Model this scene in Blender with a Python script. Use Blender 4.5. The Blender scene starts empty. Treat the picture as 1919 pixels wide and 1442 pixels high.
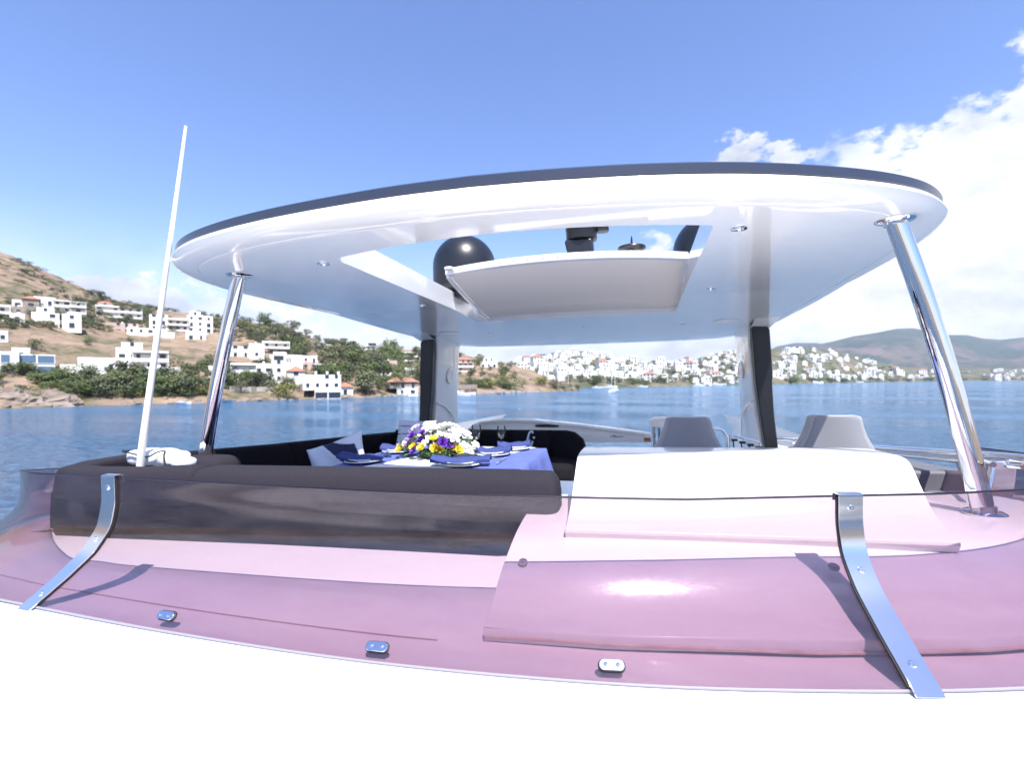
import bpy, math, random
from mathutils import Vector, Matrix
import numpy as np
R = math.radians
S = bpy.context.scene
COL = S.collection

# ---------------------------------------------------------------- camera
CAMZ = 6.5                      # eye height over the water
YAW = 14.0                      # the boat's centreline runs 14 degrees right of the view
F = 900.0
HEEL = Matrix.Translation((0, 0, CAMZ)) @ Matrix.Rotation(R(-1.0), 4, 'Y')   # boat frame -> world
cam_d = bpy.data.cameras.new("camera"); cam = bpy.data.objects.new("camera", cam_d); COL.objects.link(cam)
S.camera = cam
cam_d.sensor_width = 36; cam_d.lens = F / 1919 * 36; cam_d.clip_start = .05; cam_d.clip_end = 30000
cam.location = HEEL @ Vector((.7, 0, 0))
cam.rotation_euler = (R(90 - .64), 0, R(YAW))
CAMP = cam.location.copy()
cam_d.dof.use_dof = True; cam_d.dof.focus_distance = 2.6; cam_d.dof.aperture_fstop = 2.2

# ---------------------------------------------------------------- sun, sky
SUNV = Vector((.245, -.43, .86)).normalized()
sd = bpy.data.lights.new("sun", 'SUN'); sd.energy = 4.6; sd.angle = R(.5); sd.color = (1, .965, .91)
so = bpy.data.objects.new("sun", sd); COL.objects.link(so)
so.rotation_euler = SUNV.to_track_quat('Z', 'Y').to_euler(); so.location = (20, -30, 60)
W = bpy.data.worlds.new("World"); S.world = W; W.use_nodes = True
wn, wl = W.node_tree.nodes, W.node_tree.links
wn.clear()
def wN(t, **k):
    n = wn.new(t)
    for a, b in k.items(): setattr(n, a, b)
    return n
def wmath(op, a, b=None, c=None, clamp=False):
    n = wN('ShaderNodeMath', operation=op, use_clamp=clamp)
    for i, v in enumerate((a, b, c)):
        if v is None: continue
        if isinstance(v, (int, float)): n.inputs[i].default_value = v
        else: wl.new(v, n.inputs[i])
    return n.outputs[0]
sky = wN('ShaderNodeTexSky', sky_type='NISHITA'); sky.sun_disc = False
sky.sun_elevation = math.asin(SUNV.z); sky.sun_rotation = math.atan2(SUNV.x, SUNV.y)
sky.altitude = 0; sky.air_density = 1.0; sky.dust_density = .6; sky.ozone_density = 2.2
tc = wN('ShaderNodeTexCoord'); sep = wN('ShaderNodeSeparateXYZ'); wl.new(tc.outputs['Generated'], sep.inputs[0])
X, Y, Z = sep.outputs
az = wmath('ARCTAN2', X, Y); el = wmath('ARCSINE', Z)
# height of the cloud tops (degrees) by compass bearing
TOPS = [(-180, 16), (-130, 12), (-90, 4), (-60, 7.5), (-53, 10.5), (-46, 10.5), (-40, 9.5), (-35, 9), (-27, 10), (-14, 11), (-6, 12), (0, 13.5), (4, 15), (8, 14), (12, 13), (16, 14), (19, 19), (22, 21), (25, 22.3), (29, 24.3), (33, 26.5), (38, 28), (50, 27), (75, 17), (110, 8), (140, 14), (180, 16)]
ramp = wN('ShaderNodeValToRGB'); cr = ramp.color_ramp; cr.interpolation = 'EASE'
while len(cr.elements) > 1: cr.elements.remove(cr.elements[-1])
for i, (a, t) in enumerate(TOPS):
    e = cr.elements[0] if i == 0 else cr.elements.new((a + 180) / 360)
    e.position = (a + 180) / 360; e.color = (t / 45,) * 3 + (1,)
wl.new(wmath('MULTIPLY_ADD', az, 1 / (2 * math.pi), .5), ramp.inputs[0])
top = wmath('MULTIPLY', ramp.outputs[0], R(45))
mp = wN('ShaderNodeMapping'); mp.inputs['Scale'].default_value = (1, 1, 1.7); wl.new(tc.outputs['Generated'], mp.inputs[0])
def wnoise(scale, detail, rough, off=0):
    n = wN('ShaderNodeTexNoise'); n.inputs['Scale'].default_value = scale; n.inputs['Detail'].default_value = detail
    n.inputs['Roughness'].default_value = rough
    m = wN('ShaderNodeVectorMath', operation='ADD'); m.inputs[1].default_value = (off, off * .7, off * .3)
    wl.new(mp.outputs[0], m.inputs[0]); wl.new(m.outputs[0], n.inputs['Vector'])
    return n.outputs[0]
n4 = wnoise(26, 9, .62, 2.1); n1 = wnoise(7, 9, .55); n2 = wnoise(3.2, 6, .5, 4.3); n3 = wnoise(5, 8, .6, 9.1)
edge = wmath('DIVIDE', wmath('SUBTRACT', top, el), R(3.0))
edge = wmath('ADD', edge, wmath('MULTIPLY', wmath('SUBTRACT', n1, .5), 9.0)); edge = wmath('ADD', edge, wmath('MULTIPLY', wmath('SUBTRACT', n4, .5), 3.4))
mr = wN('ShaderNodeMapRange', interpolation_type='SMOOTHSTEP'); wl.new(edge, mr.inputs[0])
mr.inputs[1].default_value = -.1; mr.inputs[2].default_value = .9
cum = mr.outputs[0]
# holes and thin places inside the bank
mr2 = wN('ShaderNodeMapRange', interpolation_type='SMOOTHSTEP'); wl.new(n2, mr2.inputs[0])
mr2.inputs[1].default_value = .33; mr2.inputs[2].default_value = .50; mr2.inputs[3].default_value = .62
cum = wmath('MULTIPLY', cum, mr2.outputs[0])
# the lone little cloud and the wisp
def puff(adeg, edeg, wa, we, amp=1.0):
    da = wmath('DIVIDE', wmath('SUBTRACT', az, R(adeg)), R(wa)); de = wmath('DIVIDE', wmath('SUBTRACT', el, R(edeg)), R(we))
    d = wmath('ADD', wmath('MULTIPLY', da, da), wmath('MULTIPLY', de, de))
    v = wmath('ADD', wmath('SUBTRACT', .9, d), wmath('MULTIPLY', wmath('SUBTRACT', n4, .5), 4.5))
    m = wN('ShaderNodeMapRange', interpolation_type='SMOOTHSTEP'); wl.new(v, m.inputs[0]); m.inputs[1].default_value = .0; m.inputs[2].default_value = .7; m.inputs[4].default_value = amp
    return m.outputs[0]
for q in [(11.2, 22.6, 2.8, 2.4, 1), (15.5, 22.0, 3.0, 1.4, 1)]:
    cum = wmath('MAXIMUM', cum, puff(*q))
haz = wN('ShaderNodeMapRange', interpolation_type='SMOOTHSTEP'); wl.new(el, haz.inputs[0])
haz.inputs[1].default_value = R(-1); haz.inputs[2].default_value = R(17); haz.inputs[3].default_value = .85; haz.inputs[4].default_value = 0
cum = wmath('MAXIMUM', cum, haz.outputs[0])
ccol = wN('ShaderNodeMix', data_type='RGBA')
shd = wN('ShaderNodeMapRange'); wl.new(n3, shd.inputs[0]); shd.inputs[1].default_value = .30; shd.inputs[2].default_value = .56
wl.new(shd.outputs[0], ccol.inputs[0]); ccol.inputs[6].default_value = (.29, .32, .40, 1); ccol.inputs[7].default_value = (.57, .585, .615, 1)
skm = wN('ShaderNodeMix', data_type='RGBA', blend_type='MULTIPLY'); skm.inputs[0].default_value = 1
wl.new(sky.outputs[0], skm.inputs[6]); skm.inputs[7].default_value = (.102, .106, .134, 1)
fin = wN('ShaderNodeMix', data_type='RGBA'); wl.new(cum, fin.inputs[0]); wl.new(skm.outputs[2], fin.inputs[6]); wl.new(ccol.outputs[2], fin.inputs[7])
bg = wN('ShaderNodeBackground'); wl.new(fin.outputs[2], bg.inputs[0]); bg.inputs[1].default_value = 1.0
wo = wN('ShaderNodeOutputWorld'); wl.new(bg.outputs[0], wo.inputs[0])

S.render.engine = 'CYCLES'
S.view_settings.view_transform = 'Standard'; S.view_settings.look = 'None'; S.view_settings.gamma = 1
S.view_settings.exposure = 1.05
S.cycles.max_bounces = 14; S.cycles.transparent_max_bounces = 24; S.cycles.glossy_bounces = 5; S.cycles.diffuse_bounces = 4
S.cycles.caustics_reflective = False; S.cycles.caustics_refractive = False

# ---------------------------------------------------------------- materials
def mat(name, col=(.8, .8, .8), rough=.5, metal=0, spec=.5, coat=0, noise=None, bump=None, sheen=0, trans=0):
    """noise=(colour2, scale, lo, hi); bump=(scale, strength, distance)"""
    m = bpy.data.materials.new(name); m.use_nodes = True
    n, l = m.node_tree.nodes, m.node_tree.links
    b = n['Principled BSDF']
    b.inputs['Base Color'].default_value = (*col, 1); b.inputs['Roughness'].default_value = rough
    b.inputs['Metallic'].default_value = metal; b.inputs['Specular IOR Level'].default_value = spec
    b.inputs['Coat Weight'].default_value = coat; b.inputs['Coat Roughness'].default_value = .03
    b.inputs['Sheen Weight'].default_value = sheen; b.inputs['Transmission Weight'].default_value = trans
    tcn = n.new('ShaderNodeTexCoord')
    if noise:
        t = n.new('ShaderNodeTexNoise'); t.inputs['Scale'].default_value = noise[1]; t.inputs['Detail'].default_value = 7; t.inputs['Roughness'].default_value = .6
        l.new(tcn.outputs['Object'], t.inputs['Vector'])
        r = n.new('ShaderNodeMapRange'); r.inputs[1].default_value = noise[2]; r.inputs[2].default_value = noise[3]; l.new(t.outputs[0], r.inputs[0])
        x = n.new('ShaderNodeMix'); x.data_type = 'RGBA'; x.inputs[6].default_value = (*col, 1); x.inputs[7].default_value = (*noise[0], 1)
        l.new(r.outputs[0], x.inputs[0]); l.new(x.outputs[2], b.inputs['Base Color'])
    if bump:
        t = n.new('ShaderNodeTexNoise'); t.inputs['Scale'].default_value = bump[0]; t.inputs['Detail'].default_value = 5
        l.new(tcn.outputs['Object'], t.inputs['Vector'])
        bp = n.new('ShaderNodeBump'); bp.inputs['Strength'].default_value = bump[1]; bp.inputs['Distance'].default_value = bump[2]
        l.new(t.outputs[0], bp.inputs['Height']); l.new(bp.outputs[0], b.inputs['Normal'])
    return m
GEL = mat('white_gelcoat', (.80, .80, .79), .28, coat=.7, noise=((.76, .76, .75), 2.0, .3, .7))
ROOFW = mat('glossy_white_roof', (.84, .83, .815), .3, coat=1, noise=((.80, .79, .775), 1.3, .3, .7), bump=(1.1, .10, .02))
NAVY = mat('dark_blue_band', (.030, .036, .056), .30, coat=.25)
BLK = mat('black_gloss', (.008, .009, .012), .32, coat=.2)
BLKM = mat('black_satin', (.012, .014, .018), .33)
STEEL = mat('polished_steel', (.80, .81, .83), .045, metal=1, bump=(3.0, .05, .02))
STEELB = mat('brushed_steel', (.72, .74, .77), .13, metal=1, bump=(260, .06, .0008))
RUB = mat('black_rubber', (.012, .012, .013), .6)
SOFA = mat('charcoal_upholstery', (.019, .017, .023), .95, spec=.15, noise=((.038, .034, .044), 260, .35, .7), bump=(500, .6, .002))
SOFAD = mat('dark_shaded_upholstery', (.0065, .006, .0085), .95, spec=.15, noise=((.011, .010, .014), 120, .35, .7), bump=(300, .5, .002))  # dark cloth; on the shadowed backrests the shade is put into this colour
LEATH = mat('pale_grey_leather', (.34, .34, .355), .45, bump=(90, .15, .002))
LEATHD = mat('blue_grey_leather', (.26, .265, .285), .42, bump=(90, .2, .002))
BLUE = mat('blue_tablecloth', (.085, .115, .34), .7, noise=((.10, .14, .40), 9, .3, .7), bump=(35, .3, .006))
NAPK = mat('navy_napkin', (.022, .036, .15), .75, noise=((.035, .055, .2), 40, .3, .7), bump=(120, .4, .003))
LINEN = mat('white_linen', (.80, .80, .80), .8, bump=(160, .3, .002))
PILW = mat('pale_blue_fabric', (.60, .63, .70), .85, bump=(180, .4, .002))
PILN = mat('navy_fabric', (.012, .020, .060), .85, bump=(180, .4, .002))
CHINA = mat('white_china', (.82, .82, .82), .08, coat=1)
CREAM_ = mat('cream_fabric', (.60, .50, .46), .75, noise=((.56, .46, .42), 6, .3, .7), bump=(60, .15, .002))
def canvas_mat():
    m = mat('cream_canvas', (.88, .82, .76), .75, bump=(60, .1, .002)); n, l = m.node_tree.nodes, m.node_tree.links
    t = n.new('ShaderNodeBsdfTranslucent'); t.inputs[0].default_value = (.85, .74, .66, 1); x = n.new('ShaderNodeMixShader'); x.inputs[0].default_value = .0
    l.new(n['Principled BSDF'].outputs[0], x.inputs[1]); l.new(t.outputs[0], x.inputs[2]); l.new(x.outputs[0], n['Material Output'].inputs['Surface']); return m
CREAM = canvas_mat()
TEAKM = mat('pale_deck', (.74, .71, .66), .6, noise=((.64, .60, .54), 12, .3, .7))
GREYD = mat('grey_side_deck', (.125, .12, .14), .6, noise=((.10, .098, .115), 9, .3, .7))
WOOD = mat('varnished_wood', (.36, .16, .05), .3)
DGREY = mat('dark_grey_trim', (.05, .055, .065), .4)

def glassware():
    m = bpy.data.materials.new('clear_glass'); m.use_nodes = True; n, l = m.node_tree.nodes, m.node_tree.links; n.clear()
    o = n.new('ShaderNodeOutputMaterial'); mx = n.new('ShaderNodeMixShader'); t = n.new('ShaderNodeBsdfTransparent'); g = n.new('ShaderNodeBsdfGlossy')
    g.inputs['Roughness'].default_value = .02; t.inputs[0].default_value = (.93, .95, .96, 1)
    lw = n.new('ShaderNodeLayerWeight'); lw.inputs[0].default_value = .28
    l.new(lw.outputs['Fresnel'], mx.inputs[0]); l.new(t.outputs[0], mx.inputs[1]); l.new(g.outputs[0], mx.inputs[2]); l.new(mx.outputs[0], o.inputs[0]); return m
CLEAR = glassware()

def tinted():
    m = bpy.data.materials.new('purple_tinted_acrylic'); m.use_nodes = True; n, l = m.node_tree.nodes, m.node_tree.links; n.clear()
    o = n.new('ShaderNodeOutputMaterial'); mx = n.new('ShaderNodeMixShader')
    t = n.new('ShaderNodeBsdfTransparent'); t.inputs[0].default_value = (.745, .650, .705, 1)
    g = n.new('ShaderNodeBsdfGlossy'); g.inputs['Roughness'].default_value = .014
    fr0 = n.new('ShaderNodeFresnel'); ge = n.new('ShaderNodeNewGeometry'); io = n.new('ShaderNodeMapRange'); io.inputs[3].default_value = 1.49; io.inputs[4].default_value = 1 / 1.49
    l.new(ge.outputs['Backfacing'], io.inputs[0]); l.new(io.outputs[0], fr0.inputs[0])
    fr = n.new('ShaderNodeMath'); fr.operation = 'MULTIPLY'; fr.inputs[1].default_value = 1.15; l.new(fr0.outputs[0], fr.inputs[0])
    co = n.new('ShaderNodeTexCoord'); mp_ = n.new('ShaderNodeMapping'); mp_.inputs['Scale'].default_value = (2.5, 40, 40)
    ns = n.new('ShaderNodeTexNoise'); ns.inputs['Scale'].default_value = 9; ns.inputs['Detail'].default_value = 6; ns.inputs['Roughness'].default_value = .7
    l.new(co.outputs['Object'], mp_.inputs[0]); l.new(mp_.outputs[0], ns.inputs['Vector'])
    n2_ = n.new('ShaderNodeTexNoise'); n2_.inputs['Scale'].default_value = .8; l.new(co.outputs['Object'], n2_.inputs['Vector'])
    ad = n.new('ShaderNodeMath'); ad.operation = 'MULTIPLY_ADD'; ad.inputs[1].default_value = .045; l.new(ns.outputs[0], ad.inputs[0]); l.new(n2_.outputs[0], ad.inputs[2])
    bp = n.new('ShaderNodeBump'); bp.inputs['Strength'].default_value = .10; bp.inputs['Distance'].default_value = .012
    l.new(ad.outputs[0], bp.inputs['Height']); l.new(bp.outputs[0], g.inputs['Normal'])
    # a second, rough and weak lobe: the haze of fine scratches round the glint
    g2 = n.new('ShaderNodeBsdfGlossy'); g2.inputs['Roughness'].default_value = .115; g2.inputs[0].default_value = (.9, .85, .9, 1)
    mp3 = n.new('ShaderNodeMapping'); mp3.inputs['Scale'].default_value = (9, 30, 30); mp3.inputs['Rotation'].default_value = (.2, .4, .5)
    n3_ = n.new('ShaderNodeTexNoise'); n3_.inputs['Scale'].default_value = 4; n3_.inputs['Detail'].default_value = 8; n3_.inputs['Roughness'].default_value = .75
    l.new(co.outputs['Object'], mp3.inputs[0]); l.new(mp3.outputs[0], n3_.inputs['Vector'])
    r_ = n.new('ShaderNodeMapRange'); r_.inputs[1].default_value = .45; r_.inputs[2].default_value = .75; r_.inputs[3].default_value = .006; r_.inputs[4].default_value = .05
    l.new(n3_.outputs[0], r_.inputs[0])
    mxa = n.new('ShaderNodeMixShader'); l.new(r_.outputs[0], mxa.inputs[0]); l.new(t.outputs[0], mxa.inputs[1]); l.new(g2.outputs[0], mxa.inputs[2])
    # dust and hairline scratches lying on the acrylic
    df = n.new('ShaderNodeBsdfDiffuse'); df.inputs[0].default_value = (.75, .72, .74, 1)
    n5 = n.new('ShaderNodeTexNoise'); n5.inputs['Scale'].default_value = 3; n5.inputs['Detail'].default_value = 10; n5.inputs['Roughness'].default_value = .8
    mp5 = n.new('ShaderNodeMapping'); mp5.inputs['Scale'].default_value = (1, 6, 6); l.new(co.outputs['Object'], mp5.inputs[0]); l.new(mp5.outputs[0], n5.inputs['Vector'])
    r5 = n.new('ShaderNodeMapRange'); r5.inputs[1].default_value = .40; r5.inputs[2].default_value = .72; r5.inputs[3].default_value = .002; r5.inputs[4].default_value = .030; l.new(n5.outputs[0], r5.inputs[0])
    mxb = n.new('ShaderNodeMixShader'); l.new(r5.outputs[0], mxb.inputs[0]); l.new(mxa.outputs[0], mxb.inputs[1]); l.new(df.outputs[0], mxb.inputs[2])
    l.new(fr.outputs[0], mx.inputs[0]); l.new(mxb.outputs[0], mx.inputs[1]); l.new(g.outputs[0], mx.inputs[2]); l.new(mx.outputs[0], o.inputs[0])
    return m
TINT = tinted()

# ---------------------------------------------------------------- mesh helpers (coordinates in the boat frame unless frame=None)
class MB:
    def __init__(s): s.v = []; s.f = []; s.m = []
    def add(s, vs, fs, mi=0):
        o = len(s.v); s.v += [tuple(v) for v in vs]; s.f += [tuple(i + o for i in f) for f in fs]; s.m += [mi] * len(fs); return s
    def box(s, c, d, rz=0, mi=0, taper=1.0):
        x, y, z = [q / 2 for q in d]; vs = []
        ca, sa = math.cos(rz), math.sin(rz)
        for k in (-1, 1):
            t = taper if k > 0 else 1
            for (a, b) in ((-1, -1), (1, -1), (1, 1), (-1, 1)):
                px, py = a * x * t, b * y * t
                vs.append((c[0] + px * ca - py * sa, c[1] + px * sa + py * ca, c[2] + k * z))
        return s.add(vs, [(3, 2, 1, 0), (4, 5, 6, 7), (0, 1, 5, 4), (1, 2, 6, 5), (2, 3, 7, 6), (3, 0, 4, 7)], mi)
    def grid(s, rows, cu=False, cv=False, cap=False, mi=0, flip=False):
        n = len(rows); k = len(rows[0]); vs = [p for r in rows for p in r]; fs = []
        for i in range(n if cv else n - 1):
            for j in range(k if cu else k - 1):
                a = i * k + j; b = i * k + (j + 1) % k; c = ((i + 1) % n) * k + (j + 1) % k; d = ((i + 1) % n) * k + j
                fs.append((d, c, b, a) if flip else (a, b, c, d))
        if cap:
            fs.append(tuple(range(k - 1, -1, -1)) if not flip else tuple(range(k)))
            t = tuple((n - 1) * k + j for j in range(k)); fs.append(t if not flip else t[::-1])
        return s.add(vs, fs, mi)
    def tube(s, pts, r, seg=14, cap=True, mi=0):
        pts = [Vector(p) for p in pts]; rows = []; up = None
        for i, p in enumerate(pts):
            t = (pts[min(i + 1, len(pts) - 1)] - pts[max(i - 1, 0)]).normalized()
            if up is None: up = Vector((0, 0, 1)) if abs(t.z) < .9 else Vector((1, 0, 0))
            u = (up - t * up.dot(t)).normalized(); w = t.cross(u); up = u
            rr = r[i] if isinstance(r, (list, tuple)) else r
            rows.append([p + (u * math.cos(2 * math.pi * j / seg) + w * math.sin(2 * math.pi * j / seg)) * rr for j in range(seg)])
        return s.grid(rows, cu=True, cap=cap, mi=mi)
    def lathe(s, prof, c=(0, 0, 0), seg=24, cap=True, axis=None, mi=0, sc=(1, 1)):
        q = Vector(axis).to_track_quat('Z', 'Y') if axis else None; rows = []
        for (r, z) in prof:
            row = []
            for j in range(seg):
                a = 2 * math.pi * j / seg; p = Vector((r * math.cos(a) * sc[0], r * math.sin(a) * sc[1], z))
                if q: p = q @ p
                row.append(Vector(c) + p)
            rows.append(row)
        return s.grid(rows, cu=True, cap=cap, mi=mi)
    def soft(s, c, d, e=.35, rz=0, tilt=0, n=14, mi=0, pinch=0):
        """superellipsoid cushion"""
        sg = lambda v, p: math.copysign(abs(v) ** p, v)
        q = Matrix.Rotation(rz, 3, 'Z') @ Matrix.Rotation(tilt, 3, 'X'); rows = []
        for i in range(n + 1):
            ph = -math.pi / 2 + math.pi * i / n; row = []
            for j in range(2 * n):
                th = 2 * math.pi * j / (2 * n)
                p = Vector((sg(math.cos(ph), e) * sg(math.cos(th), e) * d[0] / 2, sg(math.cos(ph), e) * sg(math.sin(th), e) * d[1] / 2, sg(math.sin(ph), e) * d[2] / 2))
                row.append(Vector(c) + q @ p)
            rows.append(row)
        return s.grid(rows, cu=True, mi=mi)
    def build(s, name, m, parent=None, smooth=True, bev=0, base=None, frame=HEEL, sub=0, auto=40, loc=None):
        """parent: a thing made by thing(); else a top-level mesh at base"""
        root = parent
        while root is not None and root.parent is not None: root = root.parent
        b = Vector(root['_b']) if root is not None else Vector(base if base is not None else (0, 0, 0))
        me = bpy.data.meshes.new(name); me.from_pydata([tuple(Vector(v) - b) for v in s.v], [], s.f)
        for mm in (m if isinstance(m, (list, tuple)) else [m]): me.materials.append(mm)
        if any(s.m): me.polygons.foreach_set('material_index', s.m)
        if smooth:
            me.polygons.foreach_set('use_smooth', [True] * len(me.polygons))
            if auto: me.set_sharp_from_angle(angle=R(auto))
        me.update()
        o = bpy.data.objects.new(name, me); COL.objects.link(o)
        if parent is not None: o.parent = parent
        else:
            o['_b'] = tuple(b); o.matrix_world = (frame @ Matrix.Translation(b)) if frame else Matrix.Translation(b)
        if bev:
            md = o.modifiers.new('bevel', 'BEVEL'); md.width = bev; md.segments = 3; md.limit_method = 'ANGLE'; md.angle_limit = R(35)
        if sub:
            md = o.modifiers.new('sub', 'SUBSURF'); md.levels = sub; md.render_levels = sub
        return o
def tag(o, label=None, cat=None, group=None, kind=None):
    if label: o['label'] = label
    if cat: o['category'] = cat
    if group: o['group'] = group
    if kind: o['kind'] = kind
    return o
def thing(name, label, cat, base=(0, 0, 0), group=None, frame=HEEL, rz=0):
    o = bpy.data.objects.new(name, None); COL.objects.link(o); o['_b'] = tuple(base); o.empty_display_size = .2
    M = Matrix.Translation(base) @ Matrix.Rotation(rz, 4, 'Z')
    o.matrix_world = (frame @ M) if frame else M
    return tag(o, label, cat, group)
def catmull(P, n):
    P = [Vector(p) for p in P]; out = []
    Q = [P[0] * 2 - P[1]] + P + [P[-1] * 2 - P[-2]]
    for i in range(len(P) - 1):
        a, b, c, d = Q[i:i + 4]
        for k in range(n):
            t = k / n
            out.append(.5 * ((2 * b) + (c - a) * t + (2 * a - 5 * b + 4 * c - d) * t * t + (3 * b - a - 3 * c + d) * t ** 3))
    out.append(P[-1]); return out
def lerp(a, b, t): return a + (b - a) * t
def interp(x, xs, ys): return float(np.interp(x, xs, ys))

# ================================================================ THE YACHT
yacht = thing('yacht', 'white yacht flybridge with purple windscreen and oval hardtop, seen from its foredeck', 'yacht', (0, 3, -1.3))

# ---- windscreen: base line and top line of the wrap-around acrylic, in plan
BASE = [(-3.82, 3.1), (-3.72, 2.55), (-3.38, 2.05), (-2.78, 1.70), (-2.35, 1.61), (-1.94, 1.57), (-1.1, 1.52), (-.2, 1.51), (.63, 1.57), (1.29, 1.68), (1.86, 1.82), (2.45, 2.02), (2.95, 2.36), (3.25, 2.9), (3.36, 3.6), (3.38, 4.2)]
TOP = [(-3.52, 3.1), (-3.40, 2.6), (-3.0, 2.17), (-2.68, 1.99), (-2.30, 1.94), (-1.94, 1.925), (-1.0, 1.905), (-.2, 1.88), (.55, 1.92), (1.42, 2.10), (2.0, 2.27), (2.45, 2.47), (2.75, 2.78), (2.92, 3.2), (3.0, 3.7), (3.0, 4.2)]
KS = lambda x: float(np.interp(x, [-1.5, .9, 2.0], [.894, 1, .955]))       # the top edge stands a little higher towards the left
TOP = TOP[:3] + [(.7 + (x - .7) * KS(x), y * KS(x)) for x, y in TOP[3:]]
NS = 10
BC = catmull([(*p, 0) for p in BASE], NS); TCv = catmull([(*p, 0) for p in TOP], NS)
PQ = [(0, 0), (.39, .20), (.72, .39), (.93, .59), (1.0, .80), (1, 1)]
PC = catmull([(*p, 0) for p in PQ], 5)
ZB, ZT = -.975, -.47
def gpt(i, q):
    i = max(0, min(len(BC) - 1.0001, i)); k = int(i); f = i - k
    b = BC[k].lerp(BC[k + 1], f); t = TCv[k].lerp(TCv[k + 1], f)
    q = max(0, min(1, q)) * (len(PC) - 1); j = min(int(q), len(PC) - 2); p = PC[j].lerp(PC[j + 1], q - j)
    zt = ZT * KS(t.x) - .045 * max(0, (b.y - 3.0)) - (.20 * max(0, t.y - 1.8) ** .8 if b.x < -1.9 else 0)
    return Vector((lerp(b.x, t.x, p.x), lerp(b.y, t.y, p.x), lerp(ZB, zt, p.y)))
def gnor(i, q):
    a = gpt(i + .2, q) - gpt(i - .2, q); b = gpt(i, min(1, q + .03)) - gpt(i, max(0, q - .03))
    return a.cross(b).normalized()
def gidx(x):          # index along the front of the glass whose base point has this x
    best = min(range(len(BC)), key=lambda k: abs(BC[k].x - x) + (10 if BC[k].y > 2.1 else 0)); return best
m = MB(); outer = []; inner = []
for i in range(len(BC)):
    ro, ri = [], []
    for j in range(len(PC)):
        q = j / (len(PC) - 1); p = gpt(i, q); n_ = gnor(i, q)
        ro.append(p); ri.append(p - n_ * .007)
    outer.append(ro); inner.append(ri)
loop = [ro + ri[::-1] for ro, ri in zip(outer, inner)]
m.grid(loop, cu=True, cap=True)
ws = m.build('windscreen', TINT, yacht, auto=50)
tag(ws, 'purple tinted wrap-around windscreen')
# dark gasket line under the foot of the screen
m = MB(); m.tube([Vector((p.x, p.y - .004, ZB - .004)) for p in BC], .005, 6); m.build('gasket', mat('grey_sealant', (.25, .24, .27), .6), ws)
m = MB(); m.tube([gpt(i, 1) - gnor(i, 1) * .0035 + Vector((0, 0, .0015)) for i in range(len(BC))], .0045, 8); m.build('top_edge', mat('dark_acrylic_edge', (.008, .006, .016), .35, spec=.3), ws)
# ---- steel straps over the screen
def strap(xb, xt, w, label):
    i0 = gidx(xb); c = []
    m = MB(); g = MB()
    qs = [k / 26 for k in range(27)]
    cen = []
    for q in qs:
        # keep the strap in a plane running fore and aft
        lo_, hi_ = i0 - 14., i0 + 14.
        for _ in range(40):
            i = (lo_ + hi_) / 2
            if gpt(i, q).x < xb + (xt - xb) * float(np.interp(q, [0, .2, .4, .6, .8, 1], [0, .39, .72, .93, 1, 1])): lo_ = i
            else: hi_ = i
        cen.append((gpt(i, q), gnor(i, q)))
    side = (gpt(i0 + .5, .3) - gpt(i0 - .5, .3)).normalized()
    out = [(p + n_ * .016, n_) for p, n_ in cen]
    def ribbon(path, w_, t_, mb):
        rows = []
        for (p, n_) in path:
            s_ = (side - n_ * side.dot(n_)).normalized()
            rows.append([p - s_ * w_ / 2, p + s_ * w_ / 2, p + s_ * w_ / 2 - n_ * t_, p - s_ * w_ / 2 - n_ * t_])
        mb.grid(rows, cu=True, cap=True)
    ptop, nt = out[-1]
    back = Vector((-nt.x, -nt.y, 0)).normalized()
    path = list(out)
    path[0] = (out[0][0] + (out[0][0] - out[1][0]).normalized() * .03, out[0][1])
    up = Vector((0, 0, 1))
    cap_ = [(ptop + up * .010 + back * 0, nt), (ptop + up * .014 + back * .006, (nt + up * 2).normalized()), (ptop + up * .015 + back * .035, up), (ptop + up * .012 + back * .044, (up - nt).normalized()), (ptop - up * .02 + back * .047, -nt)]
    ribbon(path + cap_, w, .006, m)
    ribbon([(p - n_ * .007, n_) for p, n_ in out], w + .008, .009, g)
    st = m.build('strap', STEELB, ws, auto=60, bev=.0015)
    tag(st, label)
    g.build('rubber_strip', RUB, ws)
    for q in (.10, .52, .93):
        k = int(q * 26); p, n_ = out[k]
        MB().lathe([(.012, -.002), (.012, .002), (.009, .005), (.003, .005), (.003, .002), (0.0005, .002)], p, 18, axis=n_).build('screw', STEEL, ws)
strap(-1.94, -1.67, .080, 'polished steel strap near the left corner of the windscreen')
strap(1.56, 1.49, .088, 'polished steel strap before the white dash hood')
# ---- small oval clips
def clip(px_x, q, label):
    i = gidx(px_x); p = gpt(i, q); n_ = gnor(i, q); t = (gpt(i + .5, q) - gpt(i - .5, q)).normalized(); u = n_.cross(t)
    def oval(w, h, z0, z1, mb):
        ring = []
        for k in range(32):
            a = 2 * math.pi * k / 32; x = math.copysign(max(0, abs(math.cos(a)) * h * 1.0), math.cos(a)); x += math.copysign(w - h, math.cos(a)); y = math.sin(a) * h
            ring.append(t * x + u * y)
        mb.grid([[p + n_ * z0 + r for r in ring], [p + n_ * (z1 - .002) + r for r in ring], [p + n_ * z1 + r * .94 for r in ring]], cu=True, cap=True)
    m = MB(); oval(.042, .0165, .009, .016, m); c = m.build('clip', STEELB, ws, auto=18); tag(c, label)
    m = MB(); oval(.045, .0195, .000, .0088, m); m.build('rubber_pad', RUB, ws)
    for sgn in (-1, 1):
        MB().lathe([(.0065, 0), (.0065, .002), (.003, .003), (.0025, .001), (.0004, .001)], p + n_ * .016 + t * .020 * sgn, 14, axis=n_).build('screw', STEEL, ws)
clip(-1.19, .07, 'oval steel clip near the left strap')
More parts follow.
